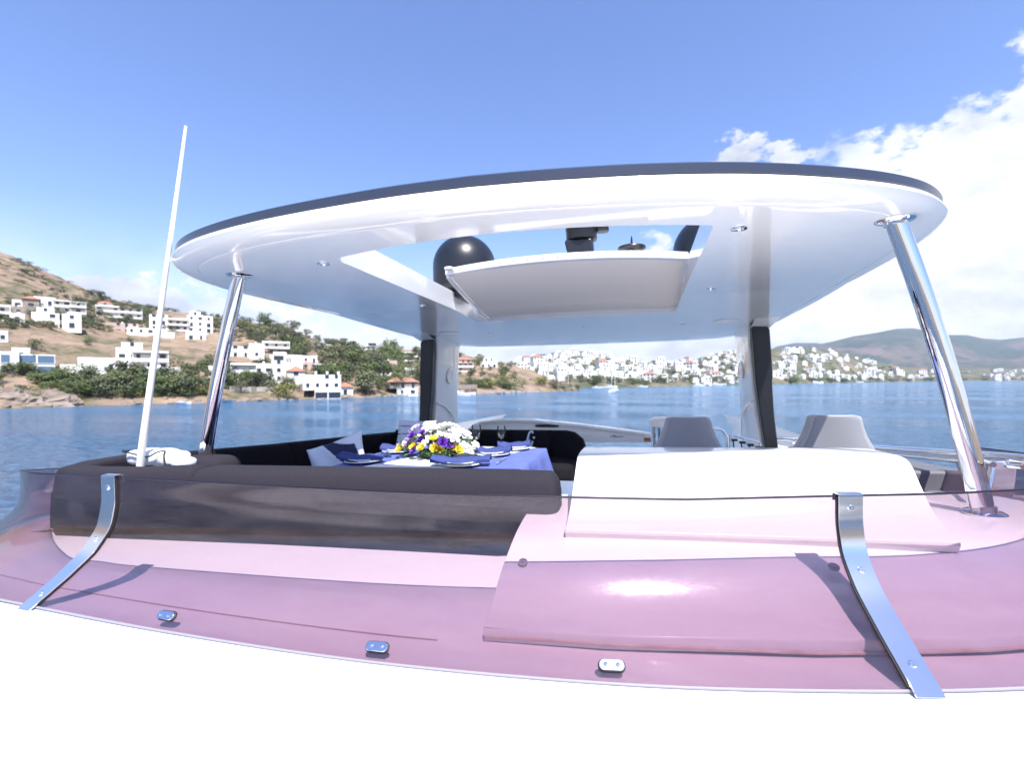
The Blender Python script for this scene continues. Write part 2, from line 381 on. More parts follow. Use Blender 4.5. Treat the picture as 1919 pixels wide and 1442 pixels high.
clip(-.24, .055, 'oval steel clip in the middle of the foot of the screen')
clip(.645, .055, 'oval steel clip below the sun glint')

# ---- foredeck, running forward of the screen, under it, and aft to the sofa
m = MB(); rows = []
NR = [(-7.5, -1.75), (-5, -1.45), (-3, -1.22), (-1.5, -1.08), (-.6, -1.01), (-.15, -.988), (0, -.985), (.16, -.977), (.166, -.972), (.45, -.95), (.8, -.915), (1.25, -.90)]
for off, z in NR:
    row = []
    for p in BC:
        x = p.x * (1 + .02 * max(0, -off) * 0) ; y = p.y + off
        if off < 0: x = p.x * (1 - .02 * (-off)) ; y = p.y * (1 if p.y < 2.2 else 1) + off
        if off > 0: x = p.x * (1 - .03 * off / 1.25); y = min(p.y + off, max(p.y, 3.0)) if p.y + off > 3.0 else p.y + off
        row.append((x, y, z - .02 * (x / 3.3) ** 2 * (1 if off < 0 else .6)))
    rows.append(row)
m.grid(rows, flip=False); m.build('foredeck', GEL, yacht, auto=60)
m = MB(); m.tube([(p.x * .995, p.y + .163, -.9735 - .012 * (p.x / 3.3) ** 2) for p in BC if -2.6 < p.x < .02 and p.y < 2.1], .0028, 6); m.build('deck_seam', mat('seam_sealant', (.42, .33, .33), .8), yacht)
# side flare of the deck edge down to the hull and the hull itself
m = MB(); rows = []
edge = [(-1.7, -7.6), (-2.8, -5.5), (-3.5, -2.5), (-3.85, 0), (-3.98, 2.5), (-3.98, 6), (-3.9, 12), (-3.5, 15)]
for sx in (-1, 1):
    rows = []
    for (x, y) in edge:
        rows.append([(-sx * x * .93, y, -1.06), (-sx * x, y, -1.35), (-sx * x * 1.02, y, -2.2), (-sx * x * 1.0, y, -3.6), (-sx * x * .93, y, -6.4), (-sx * x * .85, y, -7.2)])
    m.grid(rows, flip=(sx > 0))
m.build('hull', GEL, yacht)
# low bow deck closing the front
m = MB(); m.grid([[(-2.9, 2.4, -1.35), (-3.4, 0, -1.5), (-3.1, -2.5, -1.7), (-1.6, -7.6, -1.9)], [(0, 2.4, -1.2), (0, 0, -1.25), (0, -2.5, -1.5), (0, -9.2, -1.95)], [(2.9, 2.4, -1.35), (3.4, 0, -1.5), (3.1, -2.5, -1.7), (1.6, -7.6, -1.9)]], flip=False)
m.build('bow_deck', GEL, yacht)

# ---- helm console: a long extrusion of one profile, with a lip along its foot
cp = [(1.70, -.962), (1.695, -.925), (1.70, -.912), (1.78, -.885), (1.88, -.835), (1.97, -.795), (2.06, -.765), (2.2, -.728), (2.32, -.708), (2.45, -.697), (2.7, -.69), (3.0, -.69), (3.35, -.70), (3.38, -1.4)]
cc = catmull([(0, a, b) for a, b in cp[2:12]], 4); prof = [Vector((0, *cp[0])), Vector((0, *cp[1]))] + cc + [Vector((0, *cp[12])), Vector((0, *cp[13]))]
m = MB(); rows = []
for x in [.15, .152] + list(np.linspace(.3, 2.75, 18)) + [2.9, 2.95]:
    sw = float(np.interp(x, [p[0] for p in BASE[4:]], [p[1] for p in BASE[4:]])) + .165 - 1.695     # the foot follows the glass aft on the right
    rows.append([(x, p.y + sw * max(0, min(1, (2.9 - p.y) / 1.2)), p.z - .008 * max(0, 1 - x)) for p in prof])
m.grid(rows, cap=True, flip=True); con = m.build('console', GEL, yacht, auto=50, bev=.006)
tag(con, 'white helm console moulding under the windscreen')
# faint stained caulk along the console's foot
m = MB(); m.tube([(r[0][0], r[0][1] - .006, -.952 + .006 * math.sin(r[0][0] * 3)) for r in rows[1:-1]], .0055, 6)
m.build('caulk', mat('stained_caulk', (.50, .33, .26), .8, noise=((.62, .52, .46), 14, .35, .65)), con)
for (x, y, z) in ((.235, 2.005, -.779), (1.46, 2.13, -.752)):
    MB().lathe([(.020, -.004), (.020, .002), (.015, .004), (.007, .004), (.006, .008), (.003, .009)], (x, y, z), 20, axis=(0, -.45, .9)).build('bolt', LEATH, con)
# dash hood on the console
hp = [(2.22, -.735), (2.205, -.705), (2.21, -.690), (2.30, -.668), (2.42, -.63), (2.53, -.575), (2.62, -.525), (2.70, -.478), (2.775, -.446), (2.85, -.436), (3.0, -.437), (3.25, -.45), (3.45, -.48), (3.5, -.75)]
hc = [Vector((0, *hp[0])), Vector((0, *hp[1]))] + catmull([(0, a, b) for a, b in hp[2:13]], 4) + [Vector((0, *hp[13]))]
m = MB(); rows = []
for x in (.39, .395, .6, 1.0, 1.4, 1.8, 2.02, 2.025):
    sw = .13 * (x - .39) / 1.6
    rows.append([(x + (-.03 + .09 * max(0, min(1, (p.z + .69) / .25)) * (p.y < 3.4)) * (x > 1.9), p.y + sw, p.z - .012 * (x > 1) * 0) for p in hc])
m.grid(rows, cap=True, flip=True); hood = m.build('dash_hood', GEL, yacht, auto=45, bev=.008)
tag(hood, 'curved white dash hood over the console')

# ---- coaming round the cockpit, floor, side decks
for sx in (-1, 1):
    m = MB(); rows = []
    for (x, y, z) in [(3.0, 2.35, -.95), (3.05, 3.2, -.93), (3.05, 5, -.98), (3.0, 7, -1.05), (2.9, 8.6, -1.12)]:
        rows.append([(sx * (x + .85), y, z - .35), (sx * (x + .55), y, z - .06), (sx * (x - .05), y, z + .03), (sx * (x - .12), y, z), (sx * (x - .16), y, -1.36)])
    m.grid(rows, flip=(sx < 0)); m.build('coaming', GEL, yacht, auto=50)
m = MB(); m.add([(-3.1, 2.2, -1.36), (3.1, 2.2, -1.36), (3.0, 8.9, -1.40), (-3.0, 8.9, -1.40)], [(0, 1, 2, 3)]); m.build('cockpit_floor', TEAKM, yacht)
m = MB(); m.add([(-3.5, -3, -3.0), (3.5, -3, -3.0), (3.5, 14.5, -3.0), (-3.5, 14.5, -3.0)], [(0, 1, 2, 3)]); m.build('main_deck', TEAKM, yacht)
# grey bench moulding along the right side of the cockpit
m = MB()
for (x0, x1, y0, y1, z0, z1) in ((2.36, 3.02, 3.02, 6.6, -.775, -.93), (2.50, 3.0, 4.0, 6.4, -.68, -.83)):
    m.add([(x0, y0, -1.35), (x1, y0, -1.35), (x1, y1, -1.35), (x0, y1, -1.35), (x0, y0, z0 - .01), (x1, y0, z0), (x1, y1, z1), (x0, y1, z1 - .01)], [(3, 2, 1, 0), (4, 5, 6, 7), (0, 1, 5, 4), (1, 2, 6, 5), (2, 3, 7, 6), (3, 0, 4, 7)])
m.build('side_bench', GREYD, yacht, auto=40, bev=.025)

# ---- hardtop
CY = 4.4
LEFT = [(0, 2.04), (-.48, 2.05), (-1.16, 2.13), (-1.70, 2.26), (-2.08, 2.43), (-2.36, 2.66), (-2.53, 2.94), (-2.64, 3.3), (-2.69, 3.9), (-2.70, 5.2), (-2.68, 6.4), (-2.62, 7.2), (-2.52, 7.9), (-2.2, 8.45), (-1.5, 8.62), (0, 8.70)]
RIGHT = [(0, 2.04), (.35, 2.07), (.80, 2.14), (1.25, 2.26), (1.7, 2.45), (2.02, 2.65), (2.24, 2.88), (2.38, 3.14), (2.50, 3.65), (2.59, 4.6), (2.63, 5.6), (2.62, 6.4), (2.60, 7.2), (2.52, 7.9), (2.2, 8.45), (1.5, 8.66), (0, 8.70)]
rc_ = catmull([(a, b, 0) for a, b in RIGHT], 8); lc_ = catmull([(a, b, 0) for a, b in LEFT], 8)
outl = rc_ + lc_[-2:0:-1]
def rayhit(loop, a):
    d = Vector((math.sin(a), -math.cos(a), 0)); c = Vector((0, CY, 0)); best = None
    for k in range(len(loop)):
        p, q = loop[k] - c, loop[(k + 1) % len(loop)] - c
        e = q - p; den = d.x * e.y - d.y * e.x
        if abs(den) < 1e-9: continue
        t = (p.x * e.y - p.y * e.x) / den; u = (p.x * d.y - p.y * d.x) / den
        if t > 0 and -1e-6 <= u <= 1 + 1e-6: best = t if best is None else max(best, t)
    return c + d * best
hole = []
def hy(x): return 2.50 + .21 * (abs(x) / 1.13) ** 2
for x in np.linspace(-1.08, 1.08, 25): hole.append(Vector((x, hy(x), 0)))
for a in np.linspace(0, math.pi / 2, 5)[1:]: hole.append(Vector((1.08 + .05 * math.sin(a), hy(1.08) + .05 - .05 * math.cos(a), 0)))
hole += [Vector((1.17, 4.4, 0)), Vector((1.20, 5.72, 0)), Vector((1.15, 5.80, 0)), Vector((-1.15, 5.80, 0)), Vector((-1.20, 5.72, 0)), Vector((-1.17, 4.4, 0))]
for a in np.linspace(math.pi / 2, 0, 5)[:-1]: hole.append(Vector((-1.08 - .05 * math.sin(a), hy(1.08) + .05 - .05 * math.cos(a), 0)))
angs = sorted(set([2 * math.pi * k / 260 for k in range(260)] + [math.atan2(p.x, -(p.y - CY)) % (2 * math.pi) for p in hole]))
OUT = [rayhit(outl, a) for a in angs]; HOL = [rayhit(hole, a) for a in angs]
NORM = []
for k in range(len(OUT)):
    t = OUT[(k + 1) % len(OUT)] - OUT[k - 1]; NORM.append(Vector((-t.y, t.x, 0)).normalized())   # pointing inward
def drop(y): return -.045 * max(0, y - 4.9)
def under(p): return .80 + drop(p.y)
def ring(ins, zf):
    r = []
    for o, n_ in zip(OUT, NORM):
        p = o + n_ * ins; r.append(Vector((p.x, p.y, zf(p))))
    return r
def uz(dz): return lambda p: .80 + .06 * max(0, (2.9 - p.y)) ** 2 + drop(p.y) + dz
body = [ring(.152, lambda p: under(p) + .002), ring(.149, lambda p: under(p) + .007), ring(.146, lambda p: under(p) + .001), ring(.10, lambda p: under(p) + .002), ring(.05, lambda p: under(p) + .013), ring(.015, lambda p: under(p) + .028), ring(0, lambda p: under(p) + .05), ring(.010, lambda p: under(p) + .072), ring(.03, lambda p: under(p) + .082)]
und = []
for t in np.linspace(0, 1, 9):
    row = []
    for k in range(len(OUT)):
        a = OUT[k] + NORM[k] * .16; p = a.lerp(HOL[k], t); row.append(Vector((p.x, p.y, under(p) if p.y > 2.5 or True else 0)))
    und.append(row)
topr = []
for t in np.linspace(0, 1, 7):
    row = []
    for k in range(len(OUT)):
        a = OUT[k] + NORM[k] * .05; p = a.lerp(HOL[k], t); row.append(Vector((p.x, p.y, under(a) * (1 - t) + t * (.80 + drop(p.y)) + .134 + .06 * math.sin(t * 1.57))))
    topr.append(row)
m = MB(); m.grid(und[::-1] + body, cu=True)
m.grid([und[-1], topr[-1]], cu=True, flip=True); m.grid(topr, cu=True, flip=False)
ht = m.build('hardtop', ROOFW, yacht, auto=50); tag(ht, 'white oval hardtop with open sunroof')
bandr = [ring(.03, lambda p: under(p) + .080), ring(.020, lambda p: under(p) + .085), ring(.020, lambda p: under(p) + .125), ring(.04, lambda p: under(p) + .138), ring(.07, lambda p: under(p) + .140)]
m = MB(); m.grid(bandr, cu=True); bd = m.build('edge_band', NAVY, ht, auto=50); tag(bd, 'dark blue band round the hardtop edge')
# spotlights and speakers in the underside
for (x, y) in ((-1.27, 2.79), (1.27, 2.80), (-1.40, 4.62), (1.40, 4.62), (-1.3, 6.75), (.1, 6.6), (1.36, 6.72)):
    z = under(Vector((x, y, 0)))
    l_ = MB().lathe([(.040, .01), (.042, -.002), (.040, -.007), (.027, -.008), (.024, .002), (.001, .002)], (x, y, z), 22).build('spotlight', STEEL, ht)
for sx in (-1, 1):
    x, y = sx * 1.88, 6.62; z = under(Vector((x, y, 0)))
    MB().lathe([(.155, .01), (.157, -.006), (.14, -.012), (.12, -.006), (.09, -.010), (.05, -.014), (.02, -.02), (.001, -.021)], (x, y, z), 30).build('speaker', GEL, ht)
# tilted sunroof panel
m = MB()
def pz(y): return lerp(1.0, .795, ((y - 4.15) / 1.67) ** .8) if y > 4.15 else 1.0
for x0, x1, thick, dz in ((-.93, 1.14, .02, 0),):
    rows = []
    for y in [4.15, 4.3, 4.6, 4.9, 5.2, 5.35, 5.37, 5.45, 5.60, 5.82]:
        fold = -.012 if 5.36 < y < 5.5 else 0
        row = []
        for x in np.linspace(x0, x1, 17):
            fl_ = (y - 4.15) / 1.6; cam_ = .035 * (1 - ((x - .1) / 1.05) ** 2); row.append((x + (x - .1) * .10 * fl_, y + .05 - .05 * (x ** 2) * 0 + (-.10 + .13 * x * x) * (1 - (y - 4.15) / 1.6), pz(y) + cam_ * .9 + fold))
        rows.append(row)
    m.grid(rows, flip=True)
    pr = rows
sp = m.build('sunroof_panel', CREAM, yacht, auto=60); tag(sp, 'tilted beige sunroof panel')
m = MB(); rr = []
for (a, b, c) in pr[0]: a = .105 + (a - .105) * 1.03; rr.append([(a, b - .04, c - .012), (a, b - .04, c + .048), (a, b + .03, c + .058), (a, b + .03, c - .012)])
m.grid(rr, cu=True, cap=True)
for sx in (-1, 1):
    kk = -1 if sx > 0 else 0
    m.grid([[(r[kk][0] + sx * .02 + d, r[kk][1], r[kk][2] + e) for d, e in ((-.018, -.03), (.018, -.03), (.018, .045), (-.018, .045))] for r in pr], cu=True, cap=True)
    m.soft((pr[0][kk][0] - sx * .03, 4.12, 1.035), (.08, .08, .035), .6) if sx < 0 else None
m.build('panel_frame', GEL, sp, bev=.006)
for (a, b, c) in pr[0]: MB().lathe([(.006, 0), (.006, .003), (.001, .004)], (.105 + (a - .105) * 1.0, b - .041, c + .018), 8, axis=(0, -1, 0)).build('rivet', STEEL, sp)

# ---- front poles
for sx in (-1, 1):
    top_ = Vector((sx * 2.03, 2.89, under(Vector((0, 2.89, 0))))); bot = Vector((sx * 2.50, 2.93, -.95)) if sx < 0 else Vector((2.36, 2.83, -.69))
    ps = [top_.lerp(bot, t) + Vector((sx * .025 * math.sin(math.pi * t), 0, 0)) for t in np.linspace(-.01, 1.0, 16)]
    p = MB().tube(ps, .047, 28).build('support_pole', STEEL, yacht); tag(p, 'polished steel pole, %s front corner of the hardtop' % ('left' if sx < 0 else 'right'))
    MB().lathe([(.085, .012), (.088, -.004), (.08, -.012), (.052, -.016), (.050, -.03)], top_, 30).build('collar', STEEL, p)
    MB().lathe([(.085, -.004), (.088, .006), (.075, .014), (.054, .016), (.05, .04)], bot + Vector((0, 0, .002)), 30).build('foot_flange', STEEL, p)
# second thinner stay behind the right pole
# ---- rear arch pillars
for sx in (-1, 1):
    m = MB(); rows = []
    for (z, xi, xo, y0, y1) in [(.78, 2.20, 2.38, 6.9, 8.1), (.5, 2.20, 2.38, 6.92, 8.0), (0, 2.24, 2.42, 6.95, 8.0), (-.5, 2.28, 2.46, 7.0, 8.1), (-.9, 2.34, 2.52, 7.0, 8.3), (-1.5, 2.36, 2.56, 7.0, 8.5)]:
        if sx > 0: xi += 0; y1 -= .0
        rows.append([(sx * xi, y0, z), (sx * (xo), y0, z), (sx * (xo + .02), (y0 + y1) / 2, z), (sx * (xo - .03), y1, z), (sx * (xi + .05), y1 + .02, z), (sx * (xi - .01), (y0 + y1) / 2, z)])
    m.grid(rows, cu=True, cap=True, flip=(sx < 0)); a = m.build('arch_pillar', ROOFW, yacht, auto=40, bev=.02)
    tag(a, 'white arch pillar under the %s rear of the hardtop' % ('left' if sx < 0 else 'right'))
    m = MB(); rows = []
    for (z, xi, xo) in [(.76, 2.225, 2.37), (.66, 2.225, 2.38), (.62, 2.22, 2.43), (0, 2.255, 2.46), (-.06, 2.26, 2.45), (-.5, 2.31, 2.47), (-1.0, 2.37, 2.52), (-1.4, 2.39, 2.54)]:
        w = .0
        rows.append([(sx * xi, 6.80, z), (sx * xo, 6.80, z), (sx * (xo + .03), 6.94, z), (sx * xi, 6.94, z)])
    m.grid(rows, cu=True, cap=True, flip=(sx < 0)); c_ = m.build('black_cover', BLKM, a, auto=35, bev=.015)
    m = MB(); m.lathe([(.13, 0), (.13, .012), (.11, .02), (.09, .012), (.05, .016), (.001, .02)], (sx * 2.222, 7.45, .10), 28, axis=(-sx, 0, 0)); m.build('speaker', GEL, a)
    m = MB(); m.tube([(sx * 2.255, 7.0, -.33), (sx * 2.25, 7.25, -.38), (sx * 2.255, 7.5, -.48), (sx * 2.262, 7.7, -.60), (sx * 2.28, 7.78, -.9)], .012, 8); m.build('moulding', GEL, a)
# fairing wedge between cover and roof
for sx in (-1, 1):
    m = MB(); m.grid([[(sx * 2.2, 5.9, .795), (sx * 2.5, 6.0, .79), (sx * 2.5, 6.02, .80)], [(sx * 2.2, 6.5, .735), (sx * 2.47, 6.5, .72), (sx * 2.52, 6.5, .78)], [(sx * 2.21, 6.79, .66), (sx * 2.45, 6.79, .65), (sx * 2.5, 6.79, .74)], [(sx * 2.21, 7.2, .62), (sx * 2.45, 7.2, .6), (sx * 2.5, 7.2, .7)]], flip=(sx > 0))
    m.build('pillar_fairing', ROOFW, yacht, auto=40)

# ---- rails
m = MB()
m.tube([(2.80, 3.16, -.47), (2.78, 3.22, -.475), (2.76, 3.5, -.50), (2.75, 4.8, -.635), (2.74, 6.9, -.81)], .026, 16)
rl = m.build('handrail', STEEL, yacht); tag(rl, 'polished handrail behind the right pole')
MB().tube([(2.77, 3.22, -.515), (2.75, 3.5, -.545), (2.74, 4.8, -.68), (2.72, 6.9, -.86)], .016, 12).build('lower_rail', STEEL, yacht)
MB().soft((2.82, 3.14, -.475), (.07, .11, .06), .7).build('end_cap', STEEL, rl)
m = MB(); m.grid([[(2.70, 3.32, -.50), (2.80, 3.30, -.50), (2.80, 3.34, -.50), (2.70, 3.36, -.50)], [(2.60, 3.28, -.93), (2.74, 3.26, -.93), (2.74, 3.32, -.93), (2.60, 3.34, -.93)]], cu=True, cap=True); m.build('stanchion', STEEL, rl, bev=.01)
MB().tube([(2.36 + .13, 2.98, -.47), (2.60, 3.3, -.49), (2.76, 3.5, -.50)], .014, 10).build('rail_clamp', STEEL, rl)
MB().tube([(2.745, 6.85, -.81), (2.60, 6.86, -.80), (2.52, 6.88, -.80)], .024, 12).build('rail_bracket', STEEL, rl)
# rail loop and stair rack behind the helm
m = MB(); m.tube([(1.35, 5.15, -.50), (1.5, 5.2, -.505), (1.58, 5.2, -.53), (1.62, 5.2, -.60), (1.63, 5.2, -1.3)], .016, 12); m.build('rail_loop', STEEL, yacht)
m = MB(); m.tube([(1.64, 5.25, -1.3), (1.645, 5.25, -.62), (1.67, 5.25, -.58), (1.95, 5.35, -.67), (1.97, 5.36, -.72), (1.97, 5.36, -1.3)], .012, 10); gate = m.build('stair_rail', STEEL, yacht)
m = MB()
for k in range(4):
    x = 1.70 + k * .075; z = -.635 - k * .024
    m.box((x, 5.27, z), (.055, .05, .022)); m.tube([(x - .01, 5.27, z), (x + .012, 5.27, -.95)], .007, 6)
m.build('spindle_row', BLKM, gate)
m = MB(); m.box((1.50, 5.1, -.84), (.2, .3, .2)); m.build('white_box', GEL, yacht, bev=.02)

# ================================================================ fittings on the roof
def radome(x, y, zb, r, h, label):
    t = thing('satellite_dome', label, 'satellite dome', (x, y, zb), 'black satellite domes on the hardtop')
    prof_ = [(r * .9, 0), (r * .98, h * .05), (r, h * .12), (r, h * .45)] + [(r * math.cos(a), h * .45 + (h * .55) * math.sin(a)) for a in np.linspace(.12, 1.56, 12)]
    MB().lathe(prof_, (x, y, zb), 40).build('dome', BLKM, t)
    MB().lathe([(r * .7, -.08), (r * .75, -.02), (r * .93, .0), (r * .93, .02)], (x, y, zb), 32).build('base_ring', BLKM, t)
radome(-1.15, 5.25, 1.02, .36, .66, 'black satellite dome left of the sunroof opening, with a soft highlight')
radome(1.50, 5.35, 1.02, .36, .66, 'black satellite dome at the right corner of the sunroof opening')
t = thing('searchlight', 'black marine searchlight camera on a pivot base, seen through the sunroof', 'searchlight', (.2, 5.2, .98))
MB().lathe([(.12, 0), (.12, .22), (.10, .26)], (.2, 5.2, .98), 24).build('base', BLKM, t)
m = MB(); m.grid([[(x + .2 + (zz - 1.24) * -.15, y + 5.2, zz) for (x, y) in ((-.13 * s_, -.12), (.15 * s_, -.12), (.15 * s_, .12), (-.13 * s_, .12))] for zz, s_ in ((1.22, .7), (1.30, .95), (1.46, 1.05), (1.49, .95))], cu=True, cap=True); m.build('yoke', BLKM, t, bev=.02)
MB().lathe([(.16, 0), (.165, .02), (.165, .09), (.17, .10), (.17, .20), (.15, .24)], (.2, 5.2, 1.495), 28).build('lamp_head', BLKM, t)
MB().soft((.42, 5.2, 1.60), (.14, .14, .07), .6).build('side_knob', BLKM, t)
t = thing('mushroom_antenna', 'flat black mushroom antenna with a spike, seen through the sunroof', 'antenna', (.72, 5.2, 1.0))
MB().lathe([(.05, 0), (.04, .25), (.03, .30), (.06, .33)], (.72, 5.2, 1.0), 18).build('stem', BLKM, t)
MB().lathe([(.05, .33), (.12, .345), (.145, .37), (.14, .385), (.08, .405), (.02, .413)], (.72, 5.2, 1.0), 28).build('disc', BLKM, t)
MB().lathe([(.012, .41), (.010, .47), (.004, .50)], (.72, 5.2, 1.0), 8).build('spike', BLKM, t)
t = thing('deck_knob', 'small black round sensor on a stem beside the left dome', 'sensor', (-.21, 5.2, 1.0))
MB().lathe([(.022, 0), (.02, .29), (.022, .30)], (-.21, 5.2, 1.0), 14).build('stem', BLKM, t)
MB().lathe([(.03, .29), (.042, .295), (.042, .335), (.035, .345)], (-.21, 5.2, 1.0), 18).build('cap', BLKM, t)
# whip antenna at the left
t = thing('whip_antenna', 'tall white whip antenna leaning by the left corner of the flybridge', 'antenna', (-2.66, 2.62, -.75))
MB().tube([(-2.66, 2.62, -.75), (-2.60, 2.6, -.45), (-2.16, 2.6, 1.74)], [.028, .024, .009], 14).build('rod', mat('white_fibreglass', (.82, .82, .82), .3), t)
MB().lathe([(.05, 0), (.05, .06), (.035, .10), (.03, .16)], (-2.66, 2.62, -.78), 16).build('foot', GEL, t)

# ================================================================ sofa
def cushion_run(path, h, thick, ztop, mb, slant=.08, end0=True, end1=True, n=10):
    """padded backrest following a plan path; rounded section"""
    P_ = [Vector((*p, 0)) for p in path]; rows = []
    L = len(P_)
    for i, p in enumerate(P_):
        t = (P_[min(i + 1, L - 1)] - P_[max(i - 1, 0)]).normalized(); nr = Vector((-t.y, t.x, 0))
        zt = ztop(i / (L - 1)) if callable(ztop) else ztop
        row = []
        for k in range(24):
            a = 2 * math.pi * k / 24; e = .38
            cx = math.copysign(abs(math.cos(a)) ** e, math.cos(a)) * thick / 2; cz = math.copysign(abs(math.sin(a)) ** e, math.sin(a)) * h / 2
            row.append(p + nr * (cx + slant * (cz / h)) + Vector((0, 0, zt - h / 2 + cz)))
        rows.append(row)
    def shrink(row, f, off):
        c = sum(row, Vector()) / len(row); return [c + (q - c) * f + off for q in row]
    d0 = (P_[0] - P_[1]).normalized(); d1 = (P_[-1] - P_[-2]).normalized()
    pre = [shrink(rows[0], f, d0 * o) for f, o in ((.4, .062), (.62, .058), (.78, .05), (.89, .037), (.96, .02))]; post = [shrink(rows[-1], f, d1 * o) for f, o in ((.96, .02), (.89, .037), (.78, .05), (.62, .058), (.4, .062))]
    mb.grid(pre + rows + post, cu=True, cap=True)
sofa = thing('sofa', 'charcoal upholstered wrap-around sofa round the dining table', 'sofa', (-1.3, 3.9, -1.36))
def seg(a, b, n=8): return [tuple(Vector(a).lerp(Vector(b), t)) for t in np.linspace(0, 1, n)]
# front backrest (towards the windscreen): two cushions with a seam, the right end rounded down
m = MB(); cushion_run(seg((-2.0, 2.46), (-2.45, 2.41), 5) + [(-2.80, 2.40), (-3.05, 2.47), (-3.20, 2.68), (-3.26, 3.1)], .34, .2, lambda t: -.505 - .035 * t, m, slant=-.04)
m.build('backrest', SOFA, sofa, auto=0)
m = MB(); path = []
P_ = [(.25, 2.60), (.10, 2.598), (-.05, 2.59), (-.5, 2.575), (-1.0, 2.54), (-1.5, 2.50), (-1.90, 2.47)]
rows = []
cushion_run(P_, .50, .27, -.51, m, slant=-.05)
m.build('backrest', SOFA, sofa, auto=0)
m = MB(); m.soft((-2.36, 2.88, -.69), (.46, .30, .36), .45, rz=.1); m.build('corner_bolster', SOFA, sofa, auto=0)
# solid dark outer face below the backrest
m = MB(); rows = []
for (x, y) in [(.22, 2.74), (.22, 2.54), (.16, 2.45), (0, 2.41), (-1.0, 2.36), (-2.0, 2.31), (-2.5, 2.29), (-2.95, 2.31), (-3.22, 2.45), (-3.34, 2.75), (-3.36, 3.2)]:
    rows.append([(x, y, -1.34), (x, y - .01, -.905), (x, y + .0, -.72), (x * .998, y + .08, -.66)])
m.grid(rows); m.build('outer_panel', SOFAD, sofa, auto=40)
# left side backrest in three cushions, dropping slightly aft
side_pts = [(-2.60, 2.95, -.50), (-2.50, 3.9, -.555), (-2.38, 4.9, -.60), (-2.22, 5.75, -.635)]
for k in range(3):
    a, b = Vector(side_pts[k]), Vector(side_pts[k + 1]); g_ = (b - a).normalized() * .012
    m = MB(); cushion_run(seg((a + g_)[:2], (b - g_)[:2], 6), .40, .2, (lambda a=a, b=b: (lambda t: lerp(a.z, b.z, t)))(), m, slant=.08)
    m.build('backrest', SOFAD, sofa, auto=0)
# aft backrest with a big rounded right end
m = MB(); rows = []
for i, x in enumerate(np.linspace(-2.2, .24, 26)):
    t = max(0, (x + .06) / .30); zt = -.59 - .42 * (1 - math.sqrt(max(0, 1 - min(1, t) ** 2.2))) if t > 0 else -.59
    rows.append([(x, 5.62, -1.05), (x, 5.50, -1.0), (x, 5.48, zt - .05), (x, 5.53, zt), (x, 5.66, zt), (x, 5.70, zt - .05), (x, 5.70, -1.05)])
m.grid(rows, cu=True, cap=True, flip=True); m.build('backrest', SOFAD, sofa, auto=60)
# seats
m = MB(); m.soft((-1.2, 5.12, -.98), (2.6, .78, .22), .25); m.soft((-2.1, 3.9, -.98), (.75, 2.4, .22), .25); m.soft((-1.1, 2.98, -.98), (2.6, .6, .22), .25)
m.build('seat', SOFAD, sofa, auto=0)
m = MB(); m.box((-1.2, 5.15, -1.22), (2.7, .74, .27)); m.box((-2.1, 3.9, -1.22), (.7, 2.4, .27)); m.box((-1.1, 2.95, -1.22), (2.6, .5, .27)); m.build('seat_base', GEL, sofa, bev=.01)

# aft boom behind the sofa
bm = thing('boom', 'long white fibreglass boom with a black slot and wooden tip, behind the sofa', 'boom', (-.5, 8.3, -1.3))
m = MB(); rows = []
for (x, zt, zb) in [(-2.2, -.86, -.98), (-2.05, -.75, -1.0), (-1.6, -.68, -1.02), (-1.0, -.685, -1.03), (-.2, -.76, -1.05), (.5, -.845, -1.045), (1.0, -.91, -1.04)]:
    rows.append([(x, 8.12, zb), (x, 8.10, (zt + zb) / 2), (x, 8.14, zt - .03), (x, 8.2, zt), (x, 8.5, zt), (x, 8.55, zt - .05), (x, 8.5, zb)])
m.grid(rows, cu=True, cap=True, flip=True); b_ = m.build('body', GEL, bm, auto=45)
m = MB(); m.tube([(-1.95, 8.13, -.735), (-1.6, 8.11, -.69), (-1.0, 8.11, -.70), (-.2, 8.11, -.775), (.9, 8.11, -.905)], .022, 10); m.build('top_rim', GEL, bm)
m = MB(); m.soft((-.72, 8.105, -.775), (.42, .03, .05), .6); m.build('slot', BLKM, bm)
m = MB(); m.box((.93, 8.098, -.985), (.1, .02, .06)); m.build('wooden_tip', WOOD, bm, bev=.005)
m = MB(); m.tube([(.34, 8.09, -.945), (.40, 8.09, -.925), (.43, 8.09, -.935), (.39, 8.09, -.945), (.55, 8.09, -.94)], .006, 6); m.build('badge', DGREY, bm)
MB().box((-1.8, 8.35, -1.2), (.25, .25, .4)).build('mount', GEL, bm, bev=.02)
# white round cabinet left of the helm seat
cb = thing('round_cabinet', 'round white cabinet with a railed shelf, left of the near helm seat', 'cabinet', (1.12, 5.35, -1.38))
MB().lathe([(.24, .0), (.24, .5), (.28, .56), (.27, .60), (.2, .62), (.17, .70), (.17, .72)], (1.12, 5.35, -1.38), 30).build('body', GEL, cb)
MB().lathe([(.22, .87), (.24, .88), (.24, .94), (.20, .965), (.02, .97)], (1.12, 5.35, -1.38), 30).build('lid', GEL, cb)
m = MB()
for k in range(16):
    a = 2 * math.pi * k / 16; m.tube([(1.12 + .2 * math.cos(a), 5.35 + .2 * math.sin(a), -.74), (1.12 + .21 * math.cos(a), 5.35 + .21 * math.sin(a), -.51)], .008, 6)
m.build('rail_bars', STEEL, cb)

